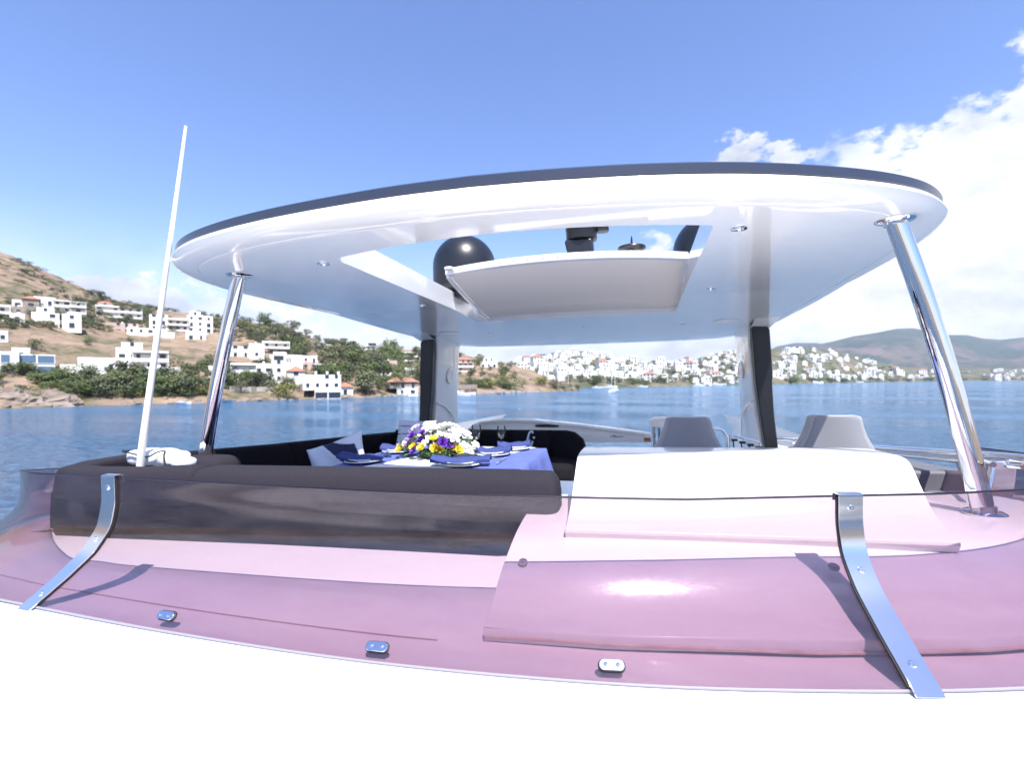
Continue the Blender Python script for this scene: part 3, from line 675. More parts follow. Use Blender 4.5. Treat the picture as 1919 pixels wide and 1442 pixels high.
# ================================================================ helm seats
def helm_seat(cx, y, ztop, label):
    t = thing('helm_seat', label, 'helm seat', (cx, y + .2, -1.36), 'helm seats')
    zs = [-.86, -.74, -.64, -.56, -.48, -.41, -.36, -.333, -.318, -.312]
    ws_ = [.34, .325, .295, .258, .215, .190, .178, .170, .152, .115]
    def shell(wf, y0, th, mb, dz=0, zcut=(0, 9)):
        rows = []
        for z, w in list(zip(zs, ws_))[zcut[0]:zcut[1]]:
            w *= wf; row = []
            for u in np.linspace(-1, 1, 13): row.append((cx + u * w, y + y0 + .05 * u * u - .10 * (z + .6), z + dz + ztop))
            for u in np.linspace(1, -1, 13): row.append((cx + u * w, y + y0 + th + .03 * u * u - .10 * (z + .6), z + dz + ztop))
            rows.append(row)
        mb.grid(rows, cu=True, cap=True, flip=False)
    m = MB(); shell(1.0, .0, .12, m); m.build('back_shell', LEATH, t, auto=60, bev=.012)
    m = MB(); shell(.86, -.022, .05, m, .004); m.build('back_panel', LEATHD, t, auto=60, bev=.008)
    m = MB(); m.tube([(cx - .25, y - .02, -.62 + ztop), (cx - .12, y - .035, -.575 + ztop), (cx, y - .04, -.56 + ztop), (cx + .12, y - .035, -.575 + ztop), (cx + .25, y - .02, -.62 + ztop)], .007, 6); m.build('seam_piping', LEATHD, t)
    m = MB(); m.soft((cx, y + .36, -.86), (.56, .55, .18), .35); m.build('seat', LEATH, t, auto=0)
    MB().lathe([(.16, 0), (.14, .05), (.06, .08), (.06, .46)], (cx, y + .34, -1.36), 20).build('pedestal', STEEL, t)
helm_seat(1.14, 4.1, -.0, 'pale grey helm seat wholly in shade, beside the round cabinet')
helm_seat(2.20, 4.1, .015, 'pale grey helm seat with its right half in sunlight, beside the right pillar')

# ================================================================ table and what lies on it
TX0, TX1, TY0, TY1, TZ = -1.55, -.08, 3.22, 4.42, -.63
m = MB(); rows = []
import random as rnd
rnd.seed(5)
NP = 150
def tabpt(s):          # point and outward direction on a rounded rectangle, s in 0..1
    w, h = TX1 - TX0, TY1 - TY0; r = .06; per = 2 * (w + h); d = s * per
    if d < w: return (TX0 + d, TY0), (0, -1)
    d -= w
    if d < h: return (TX1, TY0 + d), (1, 0)
    d -= h
    if d < w: return (TX1 - d, TY1), (0, 1)
    d -= w
    return (TX0, TY1 - d), (-1, 0)
def ringc(k_, zf, out, amp, ph=0):
    row = []
    for k in range(NP):
        s = k / NP; (x, y), (nx, ny) = tabpt(s)
        f = amp * (math.sin(k * .55 + ph) + .5 * math.sin(k * 1.13 + 1.7) + .4 * math.sin(k * .21))
        cx_, cy_ = (TX0 + TX1) / 2, (TY0 + TY1) / 2
        row.append((x + nx * (out + f) + (x - cx_) * out * .1, y + ny * (out + f) + (y - cy_) * out * .1, zf))
    return row
cen = ((TX0 + TX1) / 2, (TY0 + TY1) / 2)
rws = [[(cen[0] + (p[0] - cen[0]) * .02, cen[1] + (p[1] - cen[1]) * .02, TZ) for p in ringc(0, TZ, 0, 0)], [(cen[0] + (p[0] - cen[0]) * .9, cen[1] + (p[1] - cen[1]) * .9, TZ + .0) for p in ringc(0, TZ, 0, 0)], ringc(0, TZ, -.01, 0), ringc(1, TZ - .012, .006, .001), ringc(2, TZ - .07, .02, .010), ringc(3, TZ - .18, .04, .02), ringc(4, TZ - .36, .07, .03, .2), ringc(5, TZ - .55, .09, .038, .3)]
m.grid(rws, cu=True, flip=True)
tab = thing('dining_table', 'dining table hidden under a blue cloth, inside the sofa', 'table', (-.8, 3.82, -1.36))
MB().box((-.815, 3.82, -.665), (1.42, 1.15, .04)).build('tabletop', WOOD, tab, bev=.008)
MB().lathe([(.3, 0), (.28, .03), (.06, .06), (.05, .67)], (-.815, 3.82, -1.36), 24).build('leg', STEEL, tab)
cl = m.build('tablecloth', BLUE, None, base=(-.8, 3.82, -1.2), auto=0); tag(cl, 'blue tablecloth draped over the dining table, pleated at its right end', 'tablecloth')
# white runner lying across
m = MB()
a0, a1, b0, b1 = Vector((-1.28, 3.22, 0)), Vector((-.62, 3.22, 0)), Vector((-.88, 4.43, 0)), Vector((-.18, 4.43, 0))
rows = []
for t in np.linspace(0, 1, 14):
    rows.append([Vector((p.x, p.y, TZ + .003 + .002 * math.sin(t * 20 + u * 9))) for u in np.linspace(0, 1, 8) for p in [a0.lerp(b0, t).lerp(a1.lerp(b1, t), u)]])
m.grid(rows, flip=True); r_ = m.build('table_runner', LINEN, None, base=(-.8, 3.8, TZ)); tag(r_, 'white table runner lying diagonally under the flowers', 'table runner')
def place_setting(x, y, rz, flap, lp, ln):
    g = 'place settings on the blue cloth'
    t = thing('plate', lp, 'plate', (x, y, TZ), 'plates on the blue cloth')
    MB().lathe([(.08, .004), (.10, .006), (.14, .014), (.153, .020), (.150, .023), (.11, .013), (.08, .010), (.001, .010)], (x, y, TZ + .002), 36).build('charger', CHINA, t)
    MB().lathe([(.06, .016), (.10, .024), (.118, .033), (.115, .036), (.07, .022), (.001, .021)], (x, y, TZ + .004), 36).build('dinner_plate', CHINA, t)
    m = MB(); rows = []
    for i in range(10):
        u = i / 9 * 2 - 1; row = []
        for j in range(7):
            v = j / 6 * 2 - 1
            px, py = u * flap, v * .065 + .02 * u
            z = .050 + .018 * math.cos(v * 2.2) + .02 * abs(u) ** 2 + .006 * math.sin(u * 7 + v * 3)
            row.append((x + px * math.cos(rz) - py * math.sin(rz), y + px * math.sin(rz) + py * math.cos(rz), TZ + z))
        rows.append(row)
    low = [[(a, b, max(TZ + .030, c - .022)) for a, b, c in r] for r in rows]
    m.grid(rows, flip=True); m.grid(low)
    m.grid([[r[0] for r in rows], [r[0] for r in low]]); m.grid([[r[-1] for r in rows], [r[-1] for r in low]], flip=True)
    m.grid([rows[0], low[0]], flip=True); m.grid([rows[-1], low[-1]])
    o = m.build('napkin', NAPK, None, base=(x, y, TZ + .03)); tag(o, ln, 'napkin', 'folded navy napkins')
place_setting(-1.36, 3.98, .2, .15, 'white plate left of the flowers, furthest left on the table', 'folded navy napkin on the plate left of the flowers')
place_setting(-.46, 3.92, .1, .16, 'white plate right of the flowers, nearer of the two by the wine glasses', 'folded navy napkin on the nearer plate by the wine glasses')
place_setting(-.36, 4.28, .3, .15, 'white plate at the far right corner of the table', 'folded navy napkin on the far right plate')
place_setting(-1.38, 3.42, -.1, .2, 'white plate beside the blue and white pillow', 'folded navy napkin beside the blue and white pillow')
place_setting(-.55, 3.40, .15, .22, 'white plate nearest the sofa front, below the flowers', 'folded navy napkin in front of the flowers, over the plate edge')
for (x, y, l_) in ((-1.62 + .12, 3.72, 'knife lying left of the table runner'), (-.30, 3.66, 'knife lying near the right end of the table')):
    m = MB(); m.box((x, y, TZ + .006), (.02, .20, .004)); m.box((x, y - .13, TZ + .008), (.014, .09, .008)); o = m.build('knife', STEEL, None, base=(x, y, TZ), bev=.002); tag(o, l_, 'knife', 'cutlery')
def wineglass(x, y, s, label):
    t = thing('wine_glass', label, 'wine glass', (x, y, TZ), 'glasses on the table')
    pr_ = [(.036, .002), (.034, .005), (.006, .010), (.004, .02), (.004, .095), (.012, .105), (.030, .125), (.040, .155), (.041, .185), (.036, .225), (.0345, .225), (.039, .185), (.038, .155), (.028, .128), (.008, .110), (.0005, .108)]
    MB().lathe([(r * s, z * s) for r, z in pr_], (x, y, TZ), 28, cap=False).build('bowl', CLEAR, t)
wineglass(-.66, 4.10, 1.08, 'tall clear wine glass just right of the flowers')
wineglass(-.46, 4.22, 1.0, 'clear wine glass by the far right plate')
wineglass(-1.08, 4.34, 1.0, 'clear wine glass behind the flowers')
# ---- flower arrangement
def petals(c, r, col_i, mb, n=5, cup=.5, rows_=2, seed=0):
    rr_ = random.Random(seed); c = Vector(c); ax = (c - Vector((-.90, 3.78, TZ - .06))).normalized(); ax = (ax + Vector((rr_.uniform(-.3, .3), rr_.uniform(-.5, .1), rr_.uniform(-.2, .4)))).normalized()
    q = ax.to_track_quat('Z', 'Y')
    for lay in range(rows_):
        for k in range(n):
            a = 2 * math.pi * (k + lay * .5) / n + rr_.random() * .4; L_ = r * (1 - .3 * lay); w = L_ * 1.1; up = cup + lay * .45
            pts = []
            for (u, v) in ((.05, .10), (.45, .5), (.8, .48), (1.0, .16)):
                zc = L_ * up * u ** 1.4 - (.12 * L_ if u > .9 else 0)
                for sgn in (-1, 0, 1):
                    p = Vector((math.cos(a) * u * L_ * (1.1 - up * .35) - math.sin(a) * sgn * v * w * .6, math.sin(a) * u * L_ * (1.1 - up * .35) + math.cos(a) * sgn * v * w * .6, zc + (.10 * L_ if sgn else 0)))
                    pts.append(c + q @ p)
            mb.add(pts, [(i * 3 + j, i * 3 + j + 1, i * 3 + j + 4, i * 3 + j + 3) for i in range(3) for j in range(2)], col_i)
def petal_mat(name, c1, c2): return mat(name, c1, .55, noise=(c2, 30, .3, .7))
PW = petal_mat('white_petals', (.82, .82, .78), (.75, .76, .68)); PV = petal_mat('purple_petals', (.16, .04, .42), (.08, .015, .26)); PL = petal_mat('lilac_petals', (.46, .33, .66), (.62, .52, .78)); PY_ = petal_mat('yellow_petals', (.85, .60, .03), (.9, .75, .12)); LF = petal_mat('green_leaves', (.06, .13, .03), (.12, .22, .05))
fl = thing('flower_arrangement', 'round bouquet of white, purple and yellow flowers on the table runner', 'flowers', (-.90, 3.78, TZ))
MB().lathe([(.13, .003), (.16, .03), (.15, .06), (.12, .055), (.001, .05)], (-.90, 3.78, TZ), 26).build('bowl', mat('green_foam', (.05, .09, .04), .8), fl)
rf = random.Random(11); kinds = {'w': MB(), 'v': MB(), 'l': MB(), 'y': MB()}; leaf = MB()
YS = [Vector(p) for p in ((-.14, -.17, .10), (-.03, -.195, .085), (.09, -.18, .085), (.19, -.12, .10), (-.23, -.09, .11), (.03, -.15, .15))]
spots_ = list(YS)
tries = 0
while len(spots_) < 84 and tries < 6000:
    tries += 1
    a = rf.uniform(0, 2 * math.pi); e = math.asin(rf.uniform(.0, 1))
    d = Vector((math.cos(a) * math.cos(e) * .30, math.sin(a) * math.cos(e) * .20, .06 + math.sin(e) * .165))
    if all((d - s_).length > .044 for s_ in spots_): spots_.append(d)
for i, d in enumerate(spots_):
    x, z, y = d.x, d.z, d.y
    k = 'y' if i < len(YS) else 'w'
    if y < .06 and k != 'y':
        if -.18 < x < -.02 and .05 < z < .19: k = 'v'
        elif x > .07 and x < .17 and z < .17: k = 'v'
        elif x < -.15 and z > .10: k = 'l' if rf.random() < .6 else 'w'
        elif z < .12 and rf.random() < .5: k = 'y'
        elif z > .2 and x < -.05 and rf.random() < .45: k = 'l'
    c = Vector((-.90, 3.78, TZ)) + d * rf.uniform(.82, 1.20)
    kinds[k] = MB(); petals(c, rf.uniform(.036, .052) if k != 'w' else rf.uniform(.038, .070), 0, kinds[k], n=6 if k != 'w' else 5, cup=.9 if k == 'y' else (.6 if k != 'w' else .35), rows_=3 if k in 'yv' else 2, seed=i)
    nm_, mt_ = {'w': ('white_flower', PW), 'v': ('purple_flower', PV), 'l': ('lilac_flower', PL), 'y': ('yellow_flower', PY_)}[k]; kinds[k].build(nm_, mt_, fl, auto=0)
for i in range(260):
    a = rf.uniform(0, 2 * math.pi); e = math.asin(rf.uniform(-.05, .9)); c = Vector((-.90, 3.78, TZ + .05)) + Vector((math.cos(a) * math.cos(e) * .28, math.sin(a) * math.cos(e) * .18, math.sin(e) * .17)) * rf.uniform(.8, 1.12)
    if c.z < TZ + .02: c.z = TZ + .02
    d = Vector((math.cos(a), math.sin(a), rf.uniform(-.2, .8))).normalized(); w = d.cross(Vector((0, 0, 1))).normalized() * rf.uniform(.010, .02); L_ = rf.uniform(.04, .085)
    leaf.add([c, c + d * L_ * .5 + w, c + d * L_ + Vector((0, 0, -.01)), c + d * L_ * .5 - w], [(0, 1, 2, 3)])
leaf.build('leaves', LF, fl, smooth=False)
# single sprigs: taller white blooms
# ---- pillows
def pillow(name, c, w, h, th, rz, tilt, mats, label, pat, roll=0):
    n = 64; front, back = [], []
    q = Matrix.Rotation(rz, 3, 'Z') @ Matrix.Rotation(tilt, 3, 'X') @ Matrix.Rotation(roll, 3, 'Y')
    c = Vector(c); m = MB()
    for i in range(n + 1):
        rf_, rb_ = [], []
        for j in range(n + 1):
            u, v = i / n * 2 - 1, j / n * 2 - 1
            pu = u * (1 - .10 * (1 - abs(v) ** 2) * abs(u) ** 3) ; pv = v * (1 - .10 * (1 - abs(u) ** 2) * abs(v) ** 3)
            t_ = th / 2 * (max(0, (1 - u ** 4) * (1 - v ** 4))) ** .5 + .004 + .004 * math.sin(u * 9 + v * 5)
            rf_.append(c + q @ Vector((pu * w / 2, -t_, pv * h / 2))); rb_.append(c + q @ Vector((pu * w / 2, t_, pv * h / 2)))
        front.append(rf_); back.append(rb_)
    o = len(m.v)
    m.grid(front, flip=False); 
    mi = []
    for i in range(n):
        for j in range(n): mi.append(pat((i + .5) / n * 2 - 1, (j + .5) / n * 2 - 1))
    m.m = mi
    m.grid(back, flip=True)
    for e0, e1 in (([f[0] for f in front], [b[0] for b in back]), ([f[-1] for f in front][::-1], [b[-1] for b in back][::-1]), (front[0][::-1], back[0][::-1]), (front[-1], back[-1])):
        m.grid([e0, e1], flip=False)
    ob = m.build(name, mats, None, base=(c.x, c.y, c.z - h / 2), auto=0); tag(ob, label, 'pillow'); return ob, q, c
def pat1(u, v):
    return 1 if (u > .16 - .55 * v and (u - .9) ** 2 + (v - 1.5) ** 2 > 1.1 and u < .88 - .2 * v) else 0
o, q, c = pillow('throw_pillow', (-1.74, 3.62, -.675), .50, .42, .16, .15, -.35, [PILW, PILN], 'pale blue and navy pillow with curved colour blocks, against the left sofa back', pat1, roll=-.35)
m = MB(); m.tube([c + q @ Vector(p) for p in ((.12, -.085, -.09), (.12, -.085, -.05), (.115, -.085, -.03), (.125, -.085, -.02))], .006, 8); e_ = m.build('anchor_emblem', LINEN, None, base=tuple(c)); e_.parent = o; e_.matrix_parent_inverse = Matrix(); e_.matrix_basis = Matrix.Translation(Vector(e_['_b']) - Vector(o['_b']))
o, q, c = pillow('throw_pillow', (-1.64, 4.95, -.62), .52, .42, .16, -.05, -.30, [PILW, PILN], 'white pillow with rows of black dashes, behind the flowers', lambda u, v: 0)
m = MB()
for r_ in range(3):
    for k in range(16):
        u = -.8 + k * .1; v = .6 - r_ * .45; t_ = .08 * max(0, (1 - u ** 4) * (1 - v ** 4)) ** .5 + .0065
        m.box(c + q @ Vector((u * .25, -t_, v * .2)), (.014, .004, .012))
e_ = m.build('stitched_dashes', BLKM, None, base=tuple(c)); e_.parent = o; e_.matrix_basis = Matrix.Translation(Vector(e_['_b']) - Vector(o['_b']))
# monogram pillow on the aft backrest: script letters f and i
o, q, c = pillow('throw_pillow', (-.42, 5.36, -.76), .46, .40, .14, 0, -.18, [SOFAD, PILN], 'black pillow with a pale script monogram, on the aft sofa', lambda u, v: 0)
m = MB()
def stroke(pts, ra):
    cc_ = catmull([(a, 0, b) for a, b in pts], 5); m.tube([c + q @ Vector((p.x, -.085, p.z)) for p in cc_], ra, 8)
stroke([(.03, .155), (.02, .175), (-.01, .16), (-.03, .09), (-.06, -.02), (-.09, -.10)], .011)
stroke([(-.055, .02), (-.02, .025), (.0, .03)], .008)
stroke([(.03, .07), (.015, .02), (.01, -.03), (.03, -.04)], .010)
m.soft(c + q @ Vector((.042, -.085, .105)), (.026, .012, .026), .9)
e_ = m.build('monogram', PILW, None, base=tuple(c)); e_.parent = o; e_.matrix_basis = Matrix.Translation(Vector(e_['_b']) - Vector(o['_b']))
for ob in bpy.data.objects:
    if ob.parent and '_b' in ob: del ob['_b']
# ---- white canvas cover with a black cord, at the foot of the antenna
t = thing('folded_cover', 'folded white canvas cover tied with black cord at the foot of the whip antenna', 'cover', (-2.5, 2.72, -.55))
m = MB(); m.soft((-2.66, 2.74, -.50), (.34, .20, .11), .5, rz=.05); m.soft((-2.46, 2.72, -.505), (.20, .18, .10), .6, rz=-.3); m.soft((-2.35, 2.70, -.53), (.13, .15, .07), .7, rz=-.5)
m.build('canvas', mat('white_canvas', (.72, .74, .76), .8, bump=(30, .6, .01)), t, auto=0)
m = MB(); m.tube(catmull([(-2.83, 2.72, -.46), (-2.81, 2.63, -.45), (-2.70, 2.62, -.465), (-2.58, 2.62, -.485), (-2.51, 2.63, -.455), (-2.47, 2.66, -.445), (-2.43, 2.62, -.475), (-2.41, 2.61, -.54)], 5), .0055, 8); m.build('cord', RUB, t)

# ================================================================ WATER
def ocean():
    m = bpy.data.materials.new('sea_water'); m.use_nodes = True; n, l = m.node_tree.nodes, m.node_tree.links
    b = n['Principled BSDF']; b.inputs['Base Color'].default_value = (.012, .055, .115, 1); b.inputs['Roughness'].default_value = .12
    b.inputs['IOR'].default_value = 1.33
    co = n.new('ShaderNodeNewGeometry'); mp_ = n.new('ShaderNodeMapping'); mp_.inputs['Rotation'].default_value = (0, 0, R(20)); mp_.inputs['Scale'].default_value = (1, 1.8, 1)
    l.new(co.outputs['Position'], mp_.inputs[0]); prev = None
    for sc_, dist, det in ((.10, 2.0, 3), (.55, 1.7, 5), (2.4, .40, 5)):
        t = n.new('ShaderNodeTexNoise'); t.inputs['Scale'].default_value = sc_; t.inputs['Detail'].default_value = det; t.inputs['Roughness'].default_value = .6
        l.new(mp_.outputs[0], t.inputs['Vector']); bp = n.new('ShaderNodeBump'); bp.inputs['Strength'].default_value = 1; bp.inputs['Distance'].default_value = dist
        l.new(t.outputs[0], bp.inputs['Height'])
        if prev: l.new(prev.outputs[0], bp.inputs['Normal'])
        prev = bp
    l.new(prev.outputs[0], b.inputs['Normal'])
    # calm streaks and wind patches: slicker water is smoother
    t = n.new('ShaderNodeTexNoise'); t.inputs['Scale'].default_value = .012; t.inputs['Detail'].default_value = 4
    mp2 = n.new('ShaderNodeMapping'); mp2.inputs['Rotation'].default_value = (0, 0, R(8)); mp2.inputs['Scale'].default_value = (.35, 3, 1)
    l.new(co.outputs['Position'], mp2.inputs[0]); l.new(mp2.outputs[0], t.inputs['Vector'])
    r = n.new('ShaderNodeMapRange'); r.inputs[1].default_value = .4; r.inputs[2].default_value = .65; r.inputs[3].default_value = .05; r.inputs[4].default_value = .22
    l.new(t.outputs[0], r.inputs[0]); l.new(r.outputs[0], b.inputs['Roughness'])
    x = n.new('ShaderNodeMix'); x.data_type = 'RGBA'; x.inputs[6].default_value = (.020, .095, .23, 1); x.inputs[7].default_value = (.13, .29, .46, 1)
    t3 = n.new('ShaderNodeTexNoise'); t3.inputs['Scale'].default_value = .8; t3.inputs['Detail'].default_value = 6; t3.inputs['Roughness'].default_value = .65; l.new(mp_.outputs[0], t3.inputs['Vector'])  # light and dark of the ripple facets painted into the base colour
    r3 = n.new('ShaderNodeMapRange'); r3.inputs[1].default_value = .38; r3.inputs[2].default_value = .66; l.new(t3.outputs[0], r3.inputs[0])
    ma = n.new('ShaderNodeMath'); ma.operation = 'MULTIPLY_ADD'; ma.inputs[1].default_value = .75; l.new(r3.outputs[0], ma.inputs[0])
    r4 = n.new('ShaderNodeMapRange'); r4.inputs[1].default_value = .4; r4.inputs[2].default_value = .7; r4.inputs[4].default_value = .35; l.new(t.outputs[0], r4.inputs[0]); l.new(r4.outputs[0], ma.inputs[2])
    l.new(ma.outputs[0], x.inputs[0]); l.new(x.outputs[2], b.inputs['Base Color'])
    return m
bpy.context.view_layer.update()
CX, CYY = CAMP.x, CAMP.y
fw = Vector((-math.sin(R(YAW)), math.cos(R(YAW)))); rt = Vector((math.cos(R(YAW)), math.sin(R(YAW))))
def D(px, d):
    u = (px - 959.5) / F; return (CX + d * (fw.x + u * rt.x), CYY + d * (fw.y + u * rt.y))
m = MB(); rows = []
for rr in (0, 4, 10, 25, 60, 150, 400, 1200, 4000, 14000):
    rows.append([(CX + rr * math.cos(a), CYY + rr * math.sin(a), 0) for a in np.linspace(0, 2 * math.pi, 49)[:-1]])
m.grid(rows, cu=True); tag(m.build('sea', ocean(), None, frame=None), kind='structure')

# ================================================================ LAND
from mathutils import noise as mn
def fbm(x, y, sc_, oct_=5, seed=0.): return mn.fractal(Vector((x * sc_ + seed, y * sc_ - seed, seed)), .9, 2.1, oct_)
def tab(*p): xs = [a for a, b in p]; ys = [b for a, b in p]; return lambda x: float(np.interp(x, xs, ys))
near_d0 = tab((-1400, 60), (-500, 75), (0, 104), (400, 133), (700, 172), (850, 202), (1000, 236), (1085, 268))
near_yr = tab((-1400, 420), (-300, 430), (0, 470), (60, 494), (120, 522), (200, 558), (260, 576), (330, 584), (430, 598), (540, 612), (600, 640), (700, 654), (780, 658), (860, 662), (900, 672), (960, 684), (1000, 698), (1050, 722), (1085, 731))
near_d1 = tab((-1400, 230), (-300, 260), (0, 300), (430, 330), (700, 380), (860, 400), (950, 350), (1000, 310), (1085, 285))
far_d0 = tab((850, 300), (1000, 335), (1150, 366), (1300, 450), (1400, 545), (1480, 640), (1600, 900), (1750, 1300), (1919, 1650), (3000, 1900))
far_yr = tab((850, 700), (940, 690), (980, 675), (1020, 668), (1060, 660), (1100, 659), (1150, 670), (1190, 679), (1250, 680), (1300, 673), (1350, 660), (1400, 655), (1450, 655), (1500, 653), (1560, 657), (1600, 667), (1650, 680), (1700, 688), (1760, 693), (1919, 690), (3000, 670))
far_d1 = tab((850, 600), (1000, 700), (1100, 720), (1300, 760), (1400, 880), (1560, 1150), (1700, 1700), (1919, 2500), (3000, 3200))
def hz(yp, d): return CAMZ + (711 - yp) / F * d
def near_h(px, d):
    a, b = near_d0(px), near_d1(px); t = (d - a) / (b - a); rz_ = hz(near_yr(px), b)
    x, y = D(px, d)
    if t < 0: return -1.5 + t * 6
    base = 1.6 * min(1, t * 22) + (rz_ - 1.6) * (min(t, 1) ** 1.12)
    if t > 1: base = rz_ - (t - 1) * (b - a) * .35
    wob = fbm(x, y, .02) * 2.6 * min(1, t * 6) * max(.35, min(1, rz_ / 30)) + fbm(x, y, .11, 4, 3.) * (.9 if t > .015 else .5)
    ter = 1.0 * (abs(((base / 5.5) % 1) - .5) * 2) ** 2
    return base + wob * (1 - max(0, min(1, 1 - abs(t - 1) * 6)) * .6) + ter * min(1, t * 5)
def far_h(px, d):
    a, b = far_d0(px), far_d1(px); t = (d - a) / (b - a); rz_ = hz(far_yr(px), b); x, y = D(px, d)
    if t < 0: return -2 + t * 8
    base = 1.2 * min(1, t * 25) + (rz_ - 1.2) * (min(t, 1) ** 1.05)
    if t > 1: base = rz_ - (t - 1) * (b - a) * .3
    return base + fbm(x, y, .008) * 4 * min(1, t * 4) * min(1, rz_ / 25) + fbm(x, y, .05, 3, 7.) * .7
def landmat(name, tan, tan2, green, rock, gs=.035, lo=.45, hi=.6):
    m = bpy.data.materials.new(name); m.use_nodes = True; n, l = m.node_tree.nodes, m.node_tree.links; b = n['Principled BSDF']; b.inputs['Roughness'].default_value = .95; b.inputs['Specular IOR Level'].default_value = .1
    g = n.new('ShaderNodeNewGeometry')
    def ns(sc_, det=8, ro=.65):
        t = n.new('ShaderNodeTexNoise'); t.inputs['Scale'].default_value = sc_; t.inputs['Detail'].default_value = det; t.inputs['Roughness'].default_value = ro; l.new(g.outputs['Position'], t.inputs['Vector']); return t.outputs[0]
    def rg(v, a, c):
        r = n.new('ShaderNodeMapRange'); r.inputs[1].default_value = a; r.inputs[2].default_value = c; l.new(v, r.inputs[0]); return r.outputs[0]
    def mixc(f, a, c):
        x = n.new('ShaderNodeMix'); x.data_type = 'RGBA'; l.new(f, x.inputs[0])
        for s_, v in ((6, a), (7, c)):
            if isinstance(v, tuple): x.inputs[s_].default_value = (*v, 1)
            else: l.new(v, x.inputs[s_])
        return x.outputs[2]
    c = mixc(rg(ns(.09), .4, .62), tan, tan2); c = mixc(rg(ns(gs, 9, .75), lo, hi), c, green); c = mixc(rg(ns(.25, 6), .55, .68), c, rock)
    l.new(c, b.inputs['Base Color'])
    bp = n.new('ShaderNodeBump'); bp.inputs['Strength'].default_value = .8; bp.inputs['Distance'].default_value = .8; l.new(ns(.6, 6), bp.inputs['Height']); l.new(bp.outputs[0], b.inputs['Normal'])
    return m
MLAND = landmat('dry_hillside', (.30, .22, .155), (.22, .16, .12), (.085, .088, .045), (.20, .155, .13), .05, .47, .61)
MFAR = landmat('far_hillside', (.22, .17, .12), (.17, .14, .10), (.075, .09, .05), (.22, .19, .16), .02, .40, .52)
MMTN = landmat('mountain_scrub', (.16, .12, .10), (.12, .10, .085), (.045, .065, .045), (.14, .11, .10), .0022, .40, .52)
def terrain(name, hf, px0, px1, npx, d0, d1, nt, m_, back=1.35, pw=1.3):
    mb = MB(); rows = []
    for px in np.linspace(px0, px1, npx):
        a, b = d0(px), d1(px); row = []
        for t in [-.06, -.02] + list(np.linspace(0, back, nt) ** pw / back ** (pw - 1)):
            d = a + (b - a) * t; x, y = D(px, d); row.append((x, y, hf(px, d)))
        rows.append(row)
    mb.grid(rows, flip=True)
    return tag(mb.build(name, m_, None, frame=None, auto=0), kind='structure')
terrain('near_hillside', near_h, -1400, 1085, 560, near_d0, near_d1, 90, MLAND)
terrain('far_hillside', far_h, 850, 3000, 420, far_d0, far_d1, 60, MFAR)
mt_yr = tab((900, 692), (1250, 688), (1330, 676), (1400, 664), (1450, 658), (1480, 650), (1530, 646), (1560, 640), (1600, 630), (1640, 624), (1680, 616), (1710, 615), (1740, 620), (1780, 628), (1810, 628), (1840, 634), (1875, 637), (1919, 632), (2050, 622), (2300, 640), (3000, 650))
def mt_h(px, d):
    a, b = 2600., 4200.; t = (d - a) / (b - a); rz_ = hz(mt_yr(px), b); x, y = D(px, d)
    return (rz_ * (max(0, min(t, 1)) ** 1.2) if t < 1 else rz_ - (t - 1) * 300) + fbm(x, y, .0026, 7) * 75 * math.sin(math.pi * max(0, min(1, t))) * min(1, rz_ / 200) - (30 if t < 0 else 0)
terrain('mountains', mt_h, 900, 3000, 330, lambda p: 2600., lambda p: 4200., 50, MMTN, 1.2, 1.0)
ml_yr = tab((1380, 690), (1430, 662), (1455, 648), (1490, 641), (1530, 641), (1580, 652), (1640, 680))
def ml_h(px, d):
    a, b = 4600., 5600.; t = (d - a) / (b - a); return hz(ml_yr(px), b) * max(0, min(t, 2 - t)) if True else 0
terrain('distant_peak', ml_h, 1380, 1640, 60, lambda p: 4600., lambda p: 5600., 20, MMTN, 1.3, 1.0)
# the coast behind the photographer closes the bay
m = MB(); rows = []
for a in np.linspace(R(150), R(395), 150):
    row = []
    for r_, hh in ((330, -2), (345, 3), (400, 16), (480, 34), (600, 44), (800, 20)):
        x = CX + r_ * math.cos(a); y = CYY + r_ * math.sin(a); row.append((x, y, hh * (.75 + .5 * abs(math.sin(a * 5))) + fbm(x, y, .015) * hh * .15))
    rows.append(row)
m.grid(rows); tag(m.build('opposite_hillside', MLAND, None, frame=None, auto=0), kind='structure')

def place(hf, d0f, d1f, px, py):
    a, b = d0f(px), d1f(px) * 1.02; prev = a
    for k in range(260):
        d = a + (b - a) * k / 259; h = hf(px, d)
        if 711 - (h - CAMZ) / d * F <= py: return d, h
    return None
NP_ = lambda px, py: place(near_h, near_d0, near_d1, px, py)
FP_ = lambda px, py: place(far_h, far_d0, far_d1, px, py)

